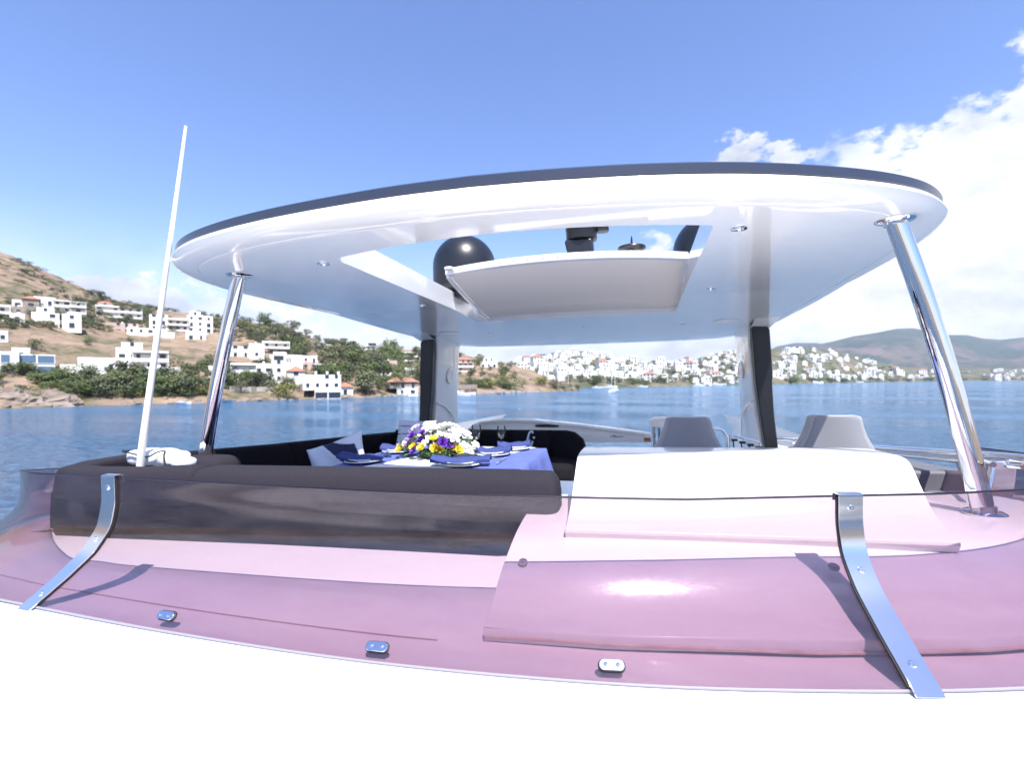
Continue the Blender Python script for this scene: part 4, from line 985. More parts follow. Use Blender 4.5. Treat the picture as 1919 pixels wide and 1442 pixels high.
# ---------------------------------------------------------------- houses
STUC = mat('white_stucco', (.80, .79, .76), .85, noise=((.70, .68, .64), .5, .35, .7))
STONE = mat('stone_wall', (.34, .29, .23), .9, noise=((.22, .18, .15), 1.2, .4, .6))
PINK = mat('pink_render', (.52, .38, .33), .85, noise=((.45, .34, .30), .7, .35, .7))
GREYB = mat('grey_render', (.42, .39, .35), .85, noise=((.34, .32, .29), .7, .35, .7))
TILE = mat('terracotta_tiles', (.36, .17, .11), .8, noise=((.28, .13, .09), 2.5, .35, .65))
WIN = mat('dark_window_glass', (.03, .04, .055), .12)
SHUT = mat('wooden_shutter', (.16, .09, .06), .6)
BLUW = mat('blue_glazing', (.10, .17, .26), .15)
def house(name, label, px, py, wpx, blocks, wall=None, roofm=None, rot=None, group=None, win=WIN, cat='house'):
    """blocks in fractions of the whole width: (x0, x1, z0, z1 in storeys, depth0, depth1 in metres)"""
    q = NP_(px, py)
    if q is None: q = (near_d1(px), near_h(px, near_d1(px)))
    d, h = q; wm = wpx / F * d; x, y = D(px, d); st = 2.9
    face = math.atan2(CYY - y, CX - x) + math.pi / 2 + (rot or 0)
    t = thing(name, label, cat, (x, y, h - .3), group, frame=None, rz=face)
    t['_b'] = (0, 0, 0)
    wall = wall or STUC; rr = random.Random(int(px * 7 + py))
    for bi, bl in enumerate(blocks):
        x0, x1, z0, z1, y0, y1 = bl[:6]; opt = bl[6] if len(bl) > 6 else ''
        xa, xb = (x0 - .5) * wm, (x1 - .5) * wm; za, zb = z0 * st - (1.8 if z0 == 0 else 0), z1 * st
        wm_ = wall
        if 's' in opt: wm_ = STONE
        if 'p' in opt: wm_ = PINK
        if 'g' in opt: wm_ = GREYB
        m = MB(); m.box(((xa + xb) / 2, (y0 + y1) / 2, (za + zb) / 2), (xb - xa, y1 - y0, zb - za))
        if 'r' not in opt and 'c' not in opt:     # parapet
            for (cx_, cy_, dx, dy) in (((xa + xb) / 2, y0 + .1, xb - xa + .1, .25), ((xa + xb) / 2, y1 - .1, xb - xa + .1, .25), (xa + .1, (y0 + y1) / 2, .25, y1 - y0 - .3), (xb - .1, (y0 + y1) / 2, .25, y1 - y0 - .3)):
                m.box((cx_, cy_, zb + .22), (dx, dy, .45))
        w_ = m.build('wall', wm_, t, smooth=False, frame=None)
        if 'r' in opt:   # hipped tile roof
            m = MB(); e = .5; cx_, cy_ = (xa + xb) / 2, (y0 + y1) / 2; hx = (xb - xa) / 2 + e; hy_ = (y1 - y0) / 2 + e; rh = min(hx, hy_) * .5; rx = max(0.2, hx - hy_)
            vs = [(cx_ - hx, cy_ - hy_, zb), (cx_ + hx, cy_ - hy_, zb), (cx_ + hx, cy_ + hy_, zb), (cx_ - hx, cy_ + hy_, zb), (cx_ - rx, cy_, zb + rh), (cx_ + rx, cy_, zb + rh)]
            m.add(vs + [(a_, b_, c_ - .2) for a_, b_, c_ in vs[:4]], [(0, 1, 5, 4), (1, 2, 5), (2, 3, 4, 5), (3, 0, 4), (6, 7, 1, 0), (7, 8, 2, 1), (8, 9, 3, 2), (9, 6, 0, 3), (9, 8, 7, 6)])
            m.build('roof', TILE, t, smooth=False, frame=None)
        if 'n' in opt: continue
        nst = max(1, int(round(z1 - z0)))
        for s_ in range(nst):
            zf = z0 * st + s_ * st
            nw = max(1, int((xb - xa) / 2.9))
            for k in range(nw):
                if 'o' in opt and False: continue
                if rr.random() < .12: continue
                cx_ = xa + (k + .5) * (xb - xa) / nw; ww = rr.choice((1.0, 1.2, 1.6)) if 'o' not in opt else (xb - xa) / nw - .35; wh = 1.25 if (rr.random() < .6 and 'o' not in opt) else 2.0
                zc = zf + (1.6 if wh < 1.5 else 1.15)
                m = MB(); m.box((cx_, y0 - .01, zc), (ww, .10, wh)); f_ = m.build('window', win, t, smooth=False, frame=None)
                m = MB(); m.box((cx_, y0 - .05, zc - wh / 2 - .08), (ww + .3, .22, .1)); m.build('sill', wall, f_, smooth=False, frame=None)
            # side windows
            m = MB(); m.box((xb + .01, (y0 + y1) / 2, zf + 1.6), (.1, 1.3, 1.2)); m.build('window', win, t, smooth=False, frame=None)
            if 'b' in opt:  # balcony with slab, posts and shade
                m = MB(); m.box(((xa + xb) / 2, y0 - .9, zf + .0), (xb - xa, 1.6, .18)); m.box(((xa + xb) / 2, y0 - 1.62, zf + .45), (xb - xa, .12, .8)); m.build('balcony', wall, t, smooth=False, frame=None)
                m = MB(); m.box(((xa + xb) / 2, y0 - .8, zf + 2.55), (xb - xa + .3, 1.9, .16)); m.build('canopy', SHUT if rr.random() < .4 else wall, t, smooth=False, frame=None)
                for xx in (xa + .2, xb - .2): MB().box((xx, y0 - 1.55, zf + 1.28), (.18, .18, 2.4)).build('post', wall, t, smooth=False, frame=None)
        if rr.random() < .5 and 'r' not in opt:
            m = MB(); m.box((lerp(xa, xb, rr.uniform(.2, .8)), (y0 + y1) / 2, zb + .6), (.7, .7, 1.2)); m.build('chimney', wall, t, smooth=False, frame=None)
    del t['_b']
    return t
H = house
H('hill_villa', 'white villa with brown balconies at the left edge, high on the hill', 19, 604, 40, [(0, .55, 0, 2, 0, 6, 'b'), (.5, 1, 0, 1, -2, 4), (.6, 1, 1, 2, 2, 7, 's')])
H('hill_villa', 'narrow stone house with a red tiled roof, high on the hill', 50, 592, 36, [(0, .4, 0, 2, 0, 5), (.38, 1, 0, 2.4, -1, 6, 'sr')])
H('hill_villa', 'white villa with a domed chimney and dark verandas, above the paired white cottages', 115, 587, 72, [(0, .4, 0, 2.2, 0, 6), (.36, .7, 0, 1.9, 0, 6, 'b'), (.68, 1, 0, 1.6, -1, 5, 'b')])
H('hill_villa', 'pair of bright white cottages stepping down below the domed villa', 108, 613, 68, [(0, .55, 0, 1.8, 0, 6), (.1, .45, 1.8, 2.5, 1, 5), (.6, 1, 0, 1.8, -1, 5)])
H('hill_villa', 'big white villa with an orange roof shade, near the ridge left of the antenna', 225, 597, 68, [(0, .5, 0, 2, 0, 7, 'b'), (.48, 1, 0, 1.7, -1, 6, 'b'), (.05, .35, 2, 2.6, 2, 6, 'r')])
H('hill_apartments', 'long white apartment terrace with rows of windows, on the ridge right of the antenna', 342, 622, 98, [(0, .28, 0, 2.6, 0, 7), (.27, .6, 0, 2.2, -1, 6, 'b'), (.58, 1, 0, 2.9, 0, 7), (.62, .8, 2.9, 3.6, 1, 6)], cat='apartment building')
H('long_house', 'long low pink-walled building below the orange-shaded villa', 255, 626, 86, [(0, .55, 0, 1.6, 2, 8, 'p'), (.35, 1, 0, .9, -2, 3)])
H('hill_villa', 'small white flat-roofed house just right of the antenna, above the bare slope', 312, 634, 26, [(0, 1, 0, .9, 0, 4)])
H('hill_villa', 'small white row house left of the front pole, above the bare slope', 368, 637, 32, [(0, 1, 0, 1.2, 0, 4), (.1, .4, 1.2, 1.5, 1, 3)])
H('garden_hut', 'small white hut at the left edge of the bare slope', 6, 641, 14, [(0, 1, 0, 1.1, 0, 3)], cat='hut')
H('hill_villa', 'low house with blue-grey glazing between trees at the far left', 46, 700, 84, [(0, .42, 0, 1.9, 0, 6), (.4, 1, 0, 1.7, 1, 7, 'o')], win=BLUW)
H('shore_villa', 'long low white wing of the villa complex, left of the antenna', 158, 710, 66, [(0, 1, 0, 1.3, 0, 6, 'n'), (.5, 1, 1.3, 1.6, 2, 6, 'n')])
H('shore_villa', 'plain white two storey wing above the big trees', 208, 694, 92, [(0, 1, 0, 1.25, 0, 6)])
H('shore_villa', 'tall white main house of the villa complex, crossed by the antenna', 268, 694, 78, [(0, .45, 0, 2.3, 0, 6), (.3, 1, 0, 2.0, -2, 5, 'b'), (.1, .5, 2.3, 2.9, 1, 5)])
H('shore_villa', 'low white loggia with dark openings at the foot of the villa complex', 300, 716, 62, [(0, 1, 0, 1.35, 0, 5, 'o'), (.1, .8, -.6, 0, -1.5, 3, 'n')])
H('shore_villa', 'white villa with a wide dark-glazed terrace right of the front pole', 437, 714, 78, [(0, .5, 0, 1.6, 0, 6), (.45, 1, 0, 1.9, -1.5, 5, 'bo')])
H('hill_villa', 'white cube villa above the terrace-glazed one', 464, 671, 56, [(0, .6, 0, 1.5, 0, 6), (.55, 1, 0, 2.0, -1, 6)])
H('hill_villa', 'white villa on a dark stone ground floor', 518, 665, 46, [(0, 1, 1, 2, 0, 6, 'b'), (.2, 1, 0, 1, .5, 6, 'g')])
H('hill_villa', 'blank white block house in the middle of the slope', 537, 694, 56, [(0, 1, 0, 2.1, 0, 8, 'n'), (.1, .5, 2.1, 2.5, 2, 6, 'n')])
H('hill_villa', 'white stepped house left of the cypress', 506, 716, 54, [(0, .6, 0, 2.2, 0, 6), (.55, 1, 0, 2.6, -1, 5), (.6, .95, 2.6, 3.0, 0, 3, 'o')])
H('hill_villa', 'small white house with pink ground floor among bougainvillea', 581, 692, 28, [(0, 1, 1, 2, 0, 5), (0, 1, 0, 1, 0, 5, 'p')])
H('hill_villa', 'grey-beige house with a flat canopy left of the big trees', 610, 703, 32, [(0, 1, 0, 1.6, 0, 5, 'go'), (-.1, 1.1, 1.6, 1.72, -1.5, 5, 'nc')])
H('shore_villa', 'white house with an orange tiled roof behind the waterfront villa', 555, 724, 30, [(0, 1, 0, 1.9, 0, 6, 'r')])
H('shore_villa', 'white waterfront villa with a crenellated parapet and dark boathouse opening', 604, 746, 66, [(0, 1, 1, 2.6, 0, 7), (.3, 1, 0, 1, -1, 6, 'o'), (0, .25, 1, 2.2, -2, 5), (.3, .36, 2.7, 3, 0, 1, 'n'), (.6, .66, 2.7, 3, 0, 1, 'n'), (.9, .96, 2.7, 3, 0, 1, 'n')])
H('shore_villa', 'small white waterfront house with an orange roof, right of the crenellated villa', 647, 741, 28, [(0, 1, 0, 1.1, 0, 5, 'r')])
H('hill_villa', 'white ridge house with pale grey windows, left of its pink neighbour', 604, 658, 32, [(0, .6, 0, 1.8, 0, 5, 'b'), (.5, 1, 0, 1.4, -1, 5)])
H('hill_villa', 'pinkish ridge house with two windows and a red bush below', 632, 659, 22, [(0, 1, 0, 1.8, 0, 5, 'p')])
H('hill_villa', 'stepped white tower house on the ridge left of the black pillar', 695, 665, 34, [(0, 1, 0, 1.1, 0, 6), (.2, .8, 1.1, 2, 0, 5, 'b'), (.35, .8, 2, 2.7, 0, 4, 'o')])
H('hill_villa', 'white three-part house with a purple creeper, left of the black pillar', 727, 702, 34, [(0, .4, 0, 2.4, 0, 5), (.35, 1, .6, 2.3, 0, 5, 'p'), (.1, .9, -.3, .6, -2, 2, 'n')])
H('hill_villa', 'white villa with long balconies just behind the black pillar edge', 765, 677, 44, [(0, 1, 0, 1, -1, 5, 'b'), (.1, .9, 1, 2, 0, 5, 'b')])
H('shore_pavilion', 'open waterfront pavilion with a broad orange tiled roof, left of the black pillar', 755, 742, 56, [(0, 1, 1, 1.9, 0, 6, 'sr'), (.3, 1, 0, 1, 0, 5, '')], cat='pavilion')
H('hill_villa', 'terracotta house with a red roof just right of the left arch pillar', 868, 697, 38, [(0, 1, 0, 1.6, 0, 6, 'pb'), (.1, .9, 1.6, 2.5, 1, 6, 'pr')])
H('hill_villa', 'white villa on the slope between the terracotta house and the point', 916, 689, 32, [(0, 1, 0, 1.3, 0, 6), (.2, .8, 1.3, 2.0, 1, 5)])
H('shore_pavilion', 'low red-brown pavilion by the moored motorboat', 874, 738, 40, [(0, 1, 0, 1.2, 0, 5, 'so')], cat='pavilion', win=SHUT)
H('hill_villa', 'reddish ridge house right of the front pole among trees', 434, 614, 24, [(0, 1, 0, 1.4, 0, 5, 'pr')])

H('hill_villa', 'small white house high right of the left pole, under the wooded crest', 421, 664, 16, [(0, 1, 0, 1.2, 0, 4)])
H('hill_villa', 'low white house with a shaded veranda, left of the big pale tree', 668, 668, 26, [(0, .6, 0, 1.2, 0, 5, 'b'), (.5, 1, 0, 1.6, 0, 5)])
H('hill_villa', 'little white ridge house left of the stepped tower house', 662, 652, 16, [(0, 1, 0, 1.2, 0, 4)])
H('hill_villa', 'white ridge house between the stepped tower and the long-balconied villa', 733, 660, 20, [(0, 1, 0, 1.3, 0, 4), (.2, .7, 1.3, 1.9, 0, 3)])
H('hill_villa', 'white house half hidden by trees above the orange-roofed pavilion', 770, 706, 22, [(0, 1, 0, 1.4, 0, 4)])
H('hill_villa', 'white cottage above the glazed house, at the far left', 40, 676, 24, [(0, 1, 0, 1.1, 0, 4)])
# far town: each house of its own, too small to show parts
def mini(seed):
    rr = random.Random(seed); m = MB(); w = rr.uniform(8, 13); dp = rr.uniform(7, 10); st = rr.choice((2, 2, 3)) * 2.9
    m.box((0, 0, st / 2 - 1.5), (w, dp, st + 3)); m.box((w * .12, dp * .1, st + .9), (w * .55, dp * .6, 2.0)); m.box((-w * .3, -dp * .55, 1.2), (w * .45, 2.5, 4.5))
    k = len(m.f)
    for s_ in range(int(st / 2.9)):
        for i in range(3):
            if rr.random() < .85: m.box((-w * .33 + i * w * .33, -dp / 2 - .02, 1.6 + s_ * 2.9), (rr.uniform(1.2, 2.2), .2, 1.5), mi=1)
        m.box((w / 2 + .02, 0, 1.6 + s_ * 2.9), (.2, 1.8, 1.4), mi=1)
    if seed % 12 == 5:
        z = st; m.add([(-w / 2 - .4, -dp / 2 - .4, z), (w / 2 + .4, -dp / 2 - .4, z), (w / 2 + .4, dp / 2 + .4, z), (-w / 2 - .4, dp / 2 + .4, z), (0, 0, z + 3.2)], [(0, 1, 4), (1, 2, 4), (2, 3, 4), (3, 0, 4)], 2)
    me = bpy.data.meshes.new('town_house'); me.from_pydata(m.v, [], m.f); me.materials.append(STUC); me.materials.append(WIN); me.materials.append(TILE); me.polygons.foreach_set('material_index', m.m); return me
MINI = [mini(s_) for s_ in range(12)]
rh_ = random.Random(77); taken = []; LOTS = []
def town(n, x0, x1, yfun, label, group, s0=.8, s1=1.15, gap=1.0, hf=FP_, hfn=None):
    c = 0; tries = 0
    while c < n and tries < n * 60:
        tries += 1
        px = rh_.uniform(x0, x1); lo, hi = yfun(px); py = rh_.uniform(lo, hi)
        q = hf(px, py)
        if q is None: continue
        d, h = q; wpx = 10 * F / d
        if any(abs(px - a) < (wpx + w_) * .36 * gap and abs(py - b) < (wpx + w_) * .17 * gap for a, b, w_ in taken): continue
        taken.append((px, py, wpx)); x, y = D(px, d)
        o = bpy.data.objects.new('town_house', rh_.choice(MINI)); COL.objects.link(o); s_ = rh_.uniform(s0, s1)
        s_ *= rh_.choice((.6, .8, 1, 1)); o.location = (x, y, h - .3); o.scale = (s_, s_, s_ * rh_.uniform(.8, 1.05)); o.rotation_euler = (0, 0, math.atan2(CYY - y, CX - x) + math.pi / 2 + rh_.choice((-.5, -.25, 0, .3, .5)) + rh_.uniform(-.1, .1))
        tag(o, label, 'house', group); LOTS.append((o, px, py, label, '')); c += 1
town(98, 945, 1255, lambda px: (far_yr(px) + 2, 716), 'white house in the hill town between pillars', 'houses of the middle hillside town')
town(52, 1255, 1400, lambda px: (far_yr(px) + 3, 718), 'white house just left of the right pillar', 'houses left of the right black pillar', gap=1.1)
town(70, 1452, 1640, lambda px: (far_yr(px) + 1, 713), 'white house on the hill right of the right pillar', 'houses on the far hill right of the pillar', .9, 1.35, gap=1.0)
town(48, 1620, 1919, lambda px: (max(694, far_yr(px) + 1), 713), 'tiny house of the flat far right shore town', 'houses of the flat shore town', 1.0, 1.9, gap=.8)

# ---------------------------------------------------------------- trees
def leafmat(name, a, b): return mat(name, a, .8, spec=.15, noise=(b, .9, .35, .65))
LG = [leafmat('dark_olive_foliage', (.060, .078, .040), (.095, .110, .058)), leafmat('mid_green_foliage', (.085, .115, .042), (.12, .145, .058)), leafmat('dusty_green_foliage', (.11, .12, .065), (.15, .155, .085)), leafmat('yellow_green_foliage', (.12, .14, .035), (.16, .17, .05)), leafmat('bougainvillea_flowers', (.30, .03, .09), (.20, .03, .12))]
BARK = mat('bark', (.12, .085, .06), .9)
def crown_mesh(seed, kind, n):
    rr = random.Random(seed); m = MB(); lobes = []
    if kind == 'cypress': lobes = [(0, 0, .2 + .75 * k / 8, .13 * (1.1 - k / 9) + .02, .12) for k in range(9)]
    elif kind == 'bush': lobes = [(rr.uniform(-.38, .38), rr.uniform(-.38, .38), rr.uniform(.12, .55), rr.uniform(.18, .32), rr.uniform(.15, .28)) for _ in range(8)]
    else: lobes = [(rr.uniform(-.32, .32), rr.uniform(-.32, .32), rr.uniform(.35, .82), rr.uniform(.15, .28), rr.uniform(.12, .22)) for _ in range(11)]
    for _ in range(n):
        x, y, z, r, rz_ = rr.choice(lobes)
        a, e = rr.uniform(0, 6.283), math.asin(rr.uniform(-.8, 1)); k = rr.uniform(.55, 1.08)
        p = Vector((x + r * k * math.cos(a) * math.cos(e), y + r * k * math.sin(a) * math.cos(e), max(.03, z + rz_ * k * math.sin(e))))
        nr = (Vector((math.cos(a) * math.cos(e), math.sin(a) * math.cos(e), math.sin(e))) + Vector((rr.uniform(-.6, .6), rr.uniform(-.6, .6), rr.uniform(-.3, .8)))).normalized()
        q = nr.to_track_quat('Z', 'Y'); s_ = rr.uniform(.018, .045) * (.7 if kind == 'cypress' else 1)
        t = rr.uniform(0, 6.28)
        vs = [p + q @ Vector((math.cos(t + o_) * s_ * rr.uniform(.7, 1.3), math.sin(t + o_) * s_ * rr.uniform(.7, 1.3), rr.uniform(-.3, .3) * s_)) for o_ in (0, 1.4, 2.9, 4.4)]
        m.add(vs, [(0, 1, 2, 3)])
    me = bpy.data.meshes.new('crown'); me.from_pydata([tuple(v) for v in m.v], [], m.f); return me
def trunk_mesh(seed):
    rr = random.Random(seed); m = MB(); m.tube([(0, 0, -.12), (.01, 0, .2), (.03, .01, .5)], [.035, .028, .016], 7)
    for _ in range(4): a = rr.uniform(0, 6.28); m.tube([(.01, 0, .25), (.12 * math.cos(a), .12 * math.sin(a), .45), (.24 * math.cos(a), .24 * math.sin(a), .62)], [.018, .012, .005], 5)
    me = bpy.data.meshes.new('trunk'); me.from_pydata([tuple(v) for v in m.v], [], m.f); me.materials.append(BARK); return me
TM = [trunk_mesh(s_) for s_ in range(3)]
CM = {}
for kind, cnt, vs in (('tree', 620, 5), ('bush', 460, 4), ('cypress', 420, 1)):
    for ci in range(5):
        if kind == 'cypress' and ci > 0: continue
        if kind == 'tree' and ci > 3: continue
        for v in range(vs):
            me = crown_mesh(v * 13 + len(kind), kind, cnt)
            me.materials.append(LG[ci]); CM[kind, ci, v] = me
rt_ = random.Random(31)
def tree(px, py, hpx, kind, ci, label, cat, group, name, hf=NP_, wide=1.0, hm=None):
    q = hf(px, py)
    if q is None: return
    d, h = q; hm = hm or hpx / F * d; x, y = D(px, d)
    vs = {'tree': 5, 'bush': 4, 'cypress': 1}[kind]
    root = bpy.data.objects.new(name, None); COL.objects.link(root); root.location = (x, y, h - .15); root.rotation_euler = (0, 0, rt_.uniform(0, 6.28))
    wd = wide * rt_.uniform(.85, 1.2); root.scale = (hm * wd, hm * wd, hm * 1.05); tag(root, label, cat, group)
    if group: LOTS.append((root, px, py, label, ['olive', 'green', 'dusty', 'yellowish', 'magenta'][ci]))
    c = bpy.data.objects.new('crown' if kind != 'bush' else 'foliage', CM[kind, ci if kind != 'cypress' else 0, rt_.randrange(vs)]); COL.objects.link(c); c.parent = root
    if kind != 'bush' and d < 330:
        c = bpy.data.objects.new('trunk', rt_.choice(TM)); COL.objects.link(c); c.parent = root
def grove(n, x0, x1, y0, y1, h0, h1, kinds, label, cat, group, name, hf=NP_, wide=1.1, meters=False):
    for _ in range(n):
        px = rt_.uniform(x0, x1); py = rt_.uniform(y0(px) if callable(y0) else y0, y1(px) if callable(y1) else y1); k, ci = rt_.choice(kinds); hh = rt_.uniform(h0, h1)
        tree(px, py, hh, k, ci, label, cat, group, name, hf, wide, hm=hh if meters else None)
def shore(px): return 711 + (CAMZ - 1.2) / near_d0(px) * F
ridge = near_yr
# singled-out ones
tree(63, 655, 27, 'bush', 2, 'pair-crowned olive bush on the bare slope, the largest there', 'bush', None, 'olive_bush', wide=1.5)
tree(168, 649, 22, 'bush', 0, 'dark round bush in the middle of the bare slope', 'bush', None, 'round_bush')
tree(246, 643, 13, 'bush', 0, 'small dark bush high on the bare slope near the antenna', 'bush', None, 'round_bush')
tree(34, 706, 34, 'bush', 0, 'big dark round tree before the glazed house at the far left', 'tree', None, 'round_tree', wide=1.2)
tree(54, 692, 30, 'tree', 0, 'spreading dark tree standing between the glazed house wings', 'tree', None, 'spreading_tree', wide=1.2)
tree(509, 728, 34, 'cypress', 0, 'single slim cypress before the stepped white house', 'cypress', None, 'cypress')
tree(530, 748, 42, 'bush', 3, 'large round olive-green tree standing at the water left of the crenellated villa', 'tree', None, 'shore_tree', wide=1.15)
tree(690, 742, 50, 'tree', 2, 'big pale feathery tree leaning over the water', 'tree', None, 'shore_tree', wide=1.25)
tree(538, 722, 24, 'bush', 1, 'bright green round tree left of the orange-roofed house', 'tree', None, 'round_tree', wide=1.2)
tree(362, 715, 36, 'tree', 0, 'dark tree left of the front pole at the edge of the brown field', 'tree', None, 'dark_tree')
tree(330, 690, 24, 'bush', 1, 'bright green bush at the foot of the brown field', 'bush', None, 'round_bush', wide=1.6)
tree(594, 676, 10, 'bush', 4, 'magenta bougainvillea beside the small pink and white house', 'bush', None, 'bougainvillea', wide=1.5)
tree(632, 665, 9, 'bush', 4, 'magenta bougainvillea below the pinkish ridge house', 'bush', None, 'bougainvillea', wide=1.8)
tree(487, 632, 9, 'bush', 4, 'magenta bougainvillea on the ridge wall right of the front pole', 'bush', None, 'bougainvillea', wide=2.4)
tree(740, 690, 12, 'bush', 4, 'magenta bougainvillea on the three-part white house', 'bush', None, 'bougainvillea', wide=1.2)
tree(275, 602, 28, 'bush', 0, 'dark round tree on the ridge right of the orange-shaded villa', 'tree', None, 'ridge_tree', wide=1.4)
tree(382, 600, 18, 'tree', 0, 'tree on the ridge above the white apartment terrace', 'tree', None, 'ridge_tree', wide=1.2)
G1 = [('tree', 0), ('tree', 1), ('tree', 2), ('bush', 0), ('bush', 1), ('bush', 2)]
grove(80, 110, 345, 714, lambda p: shore(p) - 5, 24, 44, [('tree', 0), ('tree', 1), ('tree', 2), ('bush', 0), ('bush', 1)], 'tree in the shore belt below the villas', 'tree', 'trees of the shore belt', 'shore_tree')
grove(40, 60, 400, 738, lambda p: shore(p) - 3, 12, 24, [('bush', 1), ('bush', 2), ('bush', 3)], 'low bush at the near water edge', 'bush', 'bushes at the water edge', 'shore_bush', wide=1.4)
grove(34, -40, 130, 695, 738, 14, 28, [('bush', 1), ('bush', 2), ('tree', 1)], 'bush by the glazed house', 'bush', 'bushes by the glazed house', 'slope_bush', wide=1.4)
grove(46, -20, 330, 600, 622, 14, 24, G1, 'tree among the uppermost white villas', 'tree', 'trees of the upper villa row', 'garden_tree')
grove(40, -20, 290, 566, 600, 12, 22, G1, 'tree just above the uppermost villas', 'tree', 'trees above the upper villa row', 'garden_tree')
grove(90, -60, 330, lambda p: ridge(p) + 2, lambda p: min(ridge(p) + 95, 578), 5, 13, [('bush', 0), ('bush', 2)], 'scrub bush on the dry upper hill', 'bush', 'scrub bushes of the upper hill', 'scrub_bush', wide=1.7)
grove(44, 395, 560, lambda p: ridge(p) + 3, lambda p: ridge(p) + 42, 15, 28, G1, 'tree on the wooded crest', 'tree', 'trees of the wooded crest', 'crest_tree')
grove(46, 345, 510, 690, lambda p: shore(p) - 6, 20, 36, G1, 'tree round the villas beside the left pole', 'tree', 'trees right of the front pole', 'garden_tree')
grove(60, 480, 660, 650, 735, 13, 26, G1, 'tree between the white houses of the middle slope', 'tree', 'trees of the middle slope', 'garden_tree')
grove(80, 610, 790, 672, 738, 22, 40, [('tree', 0), ('tree', 1), ('tree', 2), ('bush', 2), ('bush', 1)], 'tree in the dense shore wood', 'tree', 'trees of the wood left of the black pillar', 'wood_tree')
grove(44, 560, 790, lambda p: ridge(p) + 3, lambda p: ridge(p) + 24, 10, 19, G1, 'ridge tree left of the black pillar', 'tree', 'small ridge trees', 'ridge_tree')
grove(32, 850, 965, lambda p: ridge(p) + 4, 712, 9, 17, G1, 'tree round the terracotta house', 'tree', 'trees by the terracotta house', 'garden_tree')
grove(26, 870, 1045, 720, lambda p: shore(p) - 3, 14, 24, [('bush', 1), ('bush', 2), ('bush', 3), ('bush', 0)], 'round green bush on the low point of land', 'bush', 'bushes on the point', 'point_bush', wide=1.3)
grove(9, 1040, 1085, 728, lambda p: shore(p) - 1, 6, 12, [('bush', 1), ('bush', 2)], 'small bush at the very tip of the point', 'bush', 'bushes at the tip', 'point_bush', wide=1.3)
# far shore
fsh = lambda px: 711 + (CAMZ - 1.0) / far_d0(px) * F
grove(58, 1085, 1400, lambda p: fsh(p) - 10, lambda p: fsh(p) - 1.5, 4, 9, [('bush', 0), ('bush', 1), ('bush', 2)], 'tree lining the far shore between pillars', 'tree', 'trees lining the far shore', 'far_tree', FP_, 1.3, True)
grove(118, 945, 1400, lambda p: far_yr(p) + 1, lambda p: 718, 4, 8, [('bush', 0), ('bush', 2)], 'tree among houses of the middle hill town', 'tree', 'trees of the middle hillside town', 'far_tree', FP_, 1.2, True)
grove(76, 1452, 1919, lambda p: far_yr(p) + 1, lambda p: 714, 5, 10, [('bush', 0), ('bush', 2)], 'tree among far houses beyond the right pillar', 'tree', 'trees right of the black pillar', 'far_tree', FP_, 1.5, True)
grove(46, 1455, 1919, lambda p: fsh(p) - 2.5, lambda p: fsh(p) - .6, 6, 12, [('bush', 0), ('bush', 1), ('bush', 2)], 'tree along the far right shoreline', 'tree', 'trees of the far right shoreline', 'far_tree', FP_, 1.9, True)
# shoreline rocks: loose boulders of the waterline
rk = MB(); rr = random.Random(4)
def rockmesh(seed, N_=6, M_=9, rg=.25):
    r_ = random.Random(seed); m = MB(); rows = []
    for i in range(N_ + 1):
        ph = -math.pi / 2 + math.pi * i / N_; rows.append([])
        for j in range(M_):
            th = 2 * math.pi * j / M_; k = 1 + rg * mn.noise(Vector((math.cos(th) * 1.3 + seed, math.sin(th) * 1.3, ph))) + (0 if N_ < 9 else .22 * mn.fractal(Vector((math.cos(th) * 2.2 + seed, math.sin(th) * 2.2, ph * 2.5)), .8, 2.2, 5))
            rows[-1].append((math.cos(ph) * math.cos(th) * k, math.cos(ph) * math.sin(th) * k * .8, math.sin(ph) * .6 * k))
    m.grid(rows, cu=True); me = bpy.data.meshes.new('rock'); me.from_pydata([tuple(v) for v in m.v], [], m.f); return me
RM = [rockmesh(i) for i in range(4)]; RKM = mat('shore_rock', (.15, .12, .10), .95, spec=.1, noise=((.25, .205, .17), 1.2, .4, .6))
for me in RM: me.materials.append(RKM)
for k in range(80):
    px = rr.uniform(5, 1080); d = near_d0(px) + rr.uniform(-.5, 2.5) + (2 if px < 130 else 0) * rr.random(); x, y = D(px, d)
    o = bpy.data.objects.new('shore_rock', rr.choice(RM)); COL.objects.link(o); s_ = rr.uniform(.4, 1.6); o.location = (x, y, max(0, near_h(px, d)) * .6); o.scale = (s_ * rr.uniform(1, 2), s_, s_ * rr.uniform(.5, 1)); o.rotation_euler = (0, 0, rr.uniform(0, 6))
    sg_ = 'left of the whip antenna' if px < 280 else 'between the antenna and the left pole' if px < 380 else 'right of the left pole' if px < 560 else 'left of the black pillar' if px < 800 else 'on the low point' if px > 850 else 'behind the black pillar'
    lb_ = 'pale boulder at the waterline ' + sg_; tag(o, lb_, 'rock', 'boulders of the near waterline'); LOTS.append((o, px, 0, lb_, ''))
OC = [rockmesh(20 + i, 36, 60, .5) for i in range(3)]
for k_, (px, dd, w_, h_, lb_) in enumerate(((18, 6, 7.5, 6.0, 'big weathered brown rock outcrop at the water, at the left edge'), (74, 5, 8.5, 4.6, 'long low brown rock outcrop at the water, left of the green belt'), (118, 3, 4.5, 2.2, 'small brown rock outcrop where the green belt begins'))):
    OC[k_].materials.append(RKM); d = near_d0(px) + dd; x, y = D(px, d); o = bpy.data.objects.new('rock_outcrop', OC[k_]); COL.objects.link(o); o.location = (x, y, .4); o.scale = (w_, w_ * .6, h_); o.rotation_euler = (0, 0, R(YAW) + .1); tag(o, lb_, 'rock')
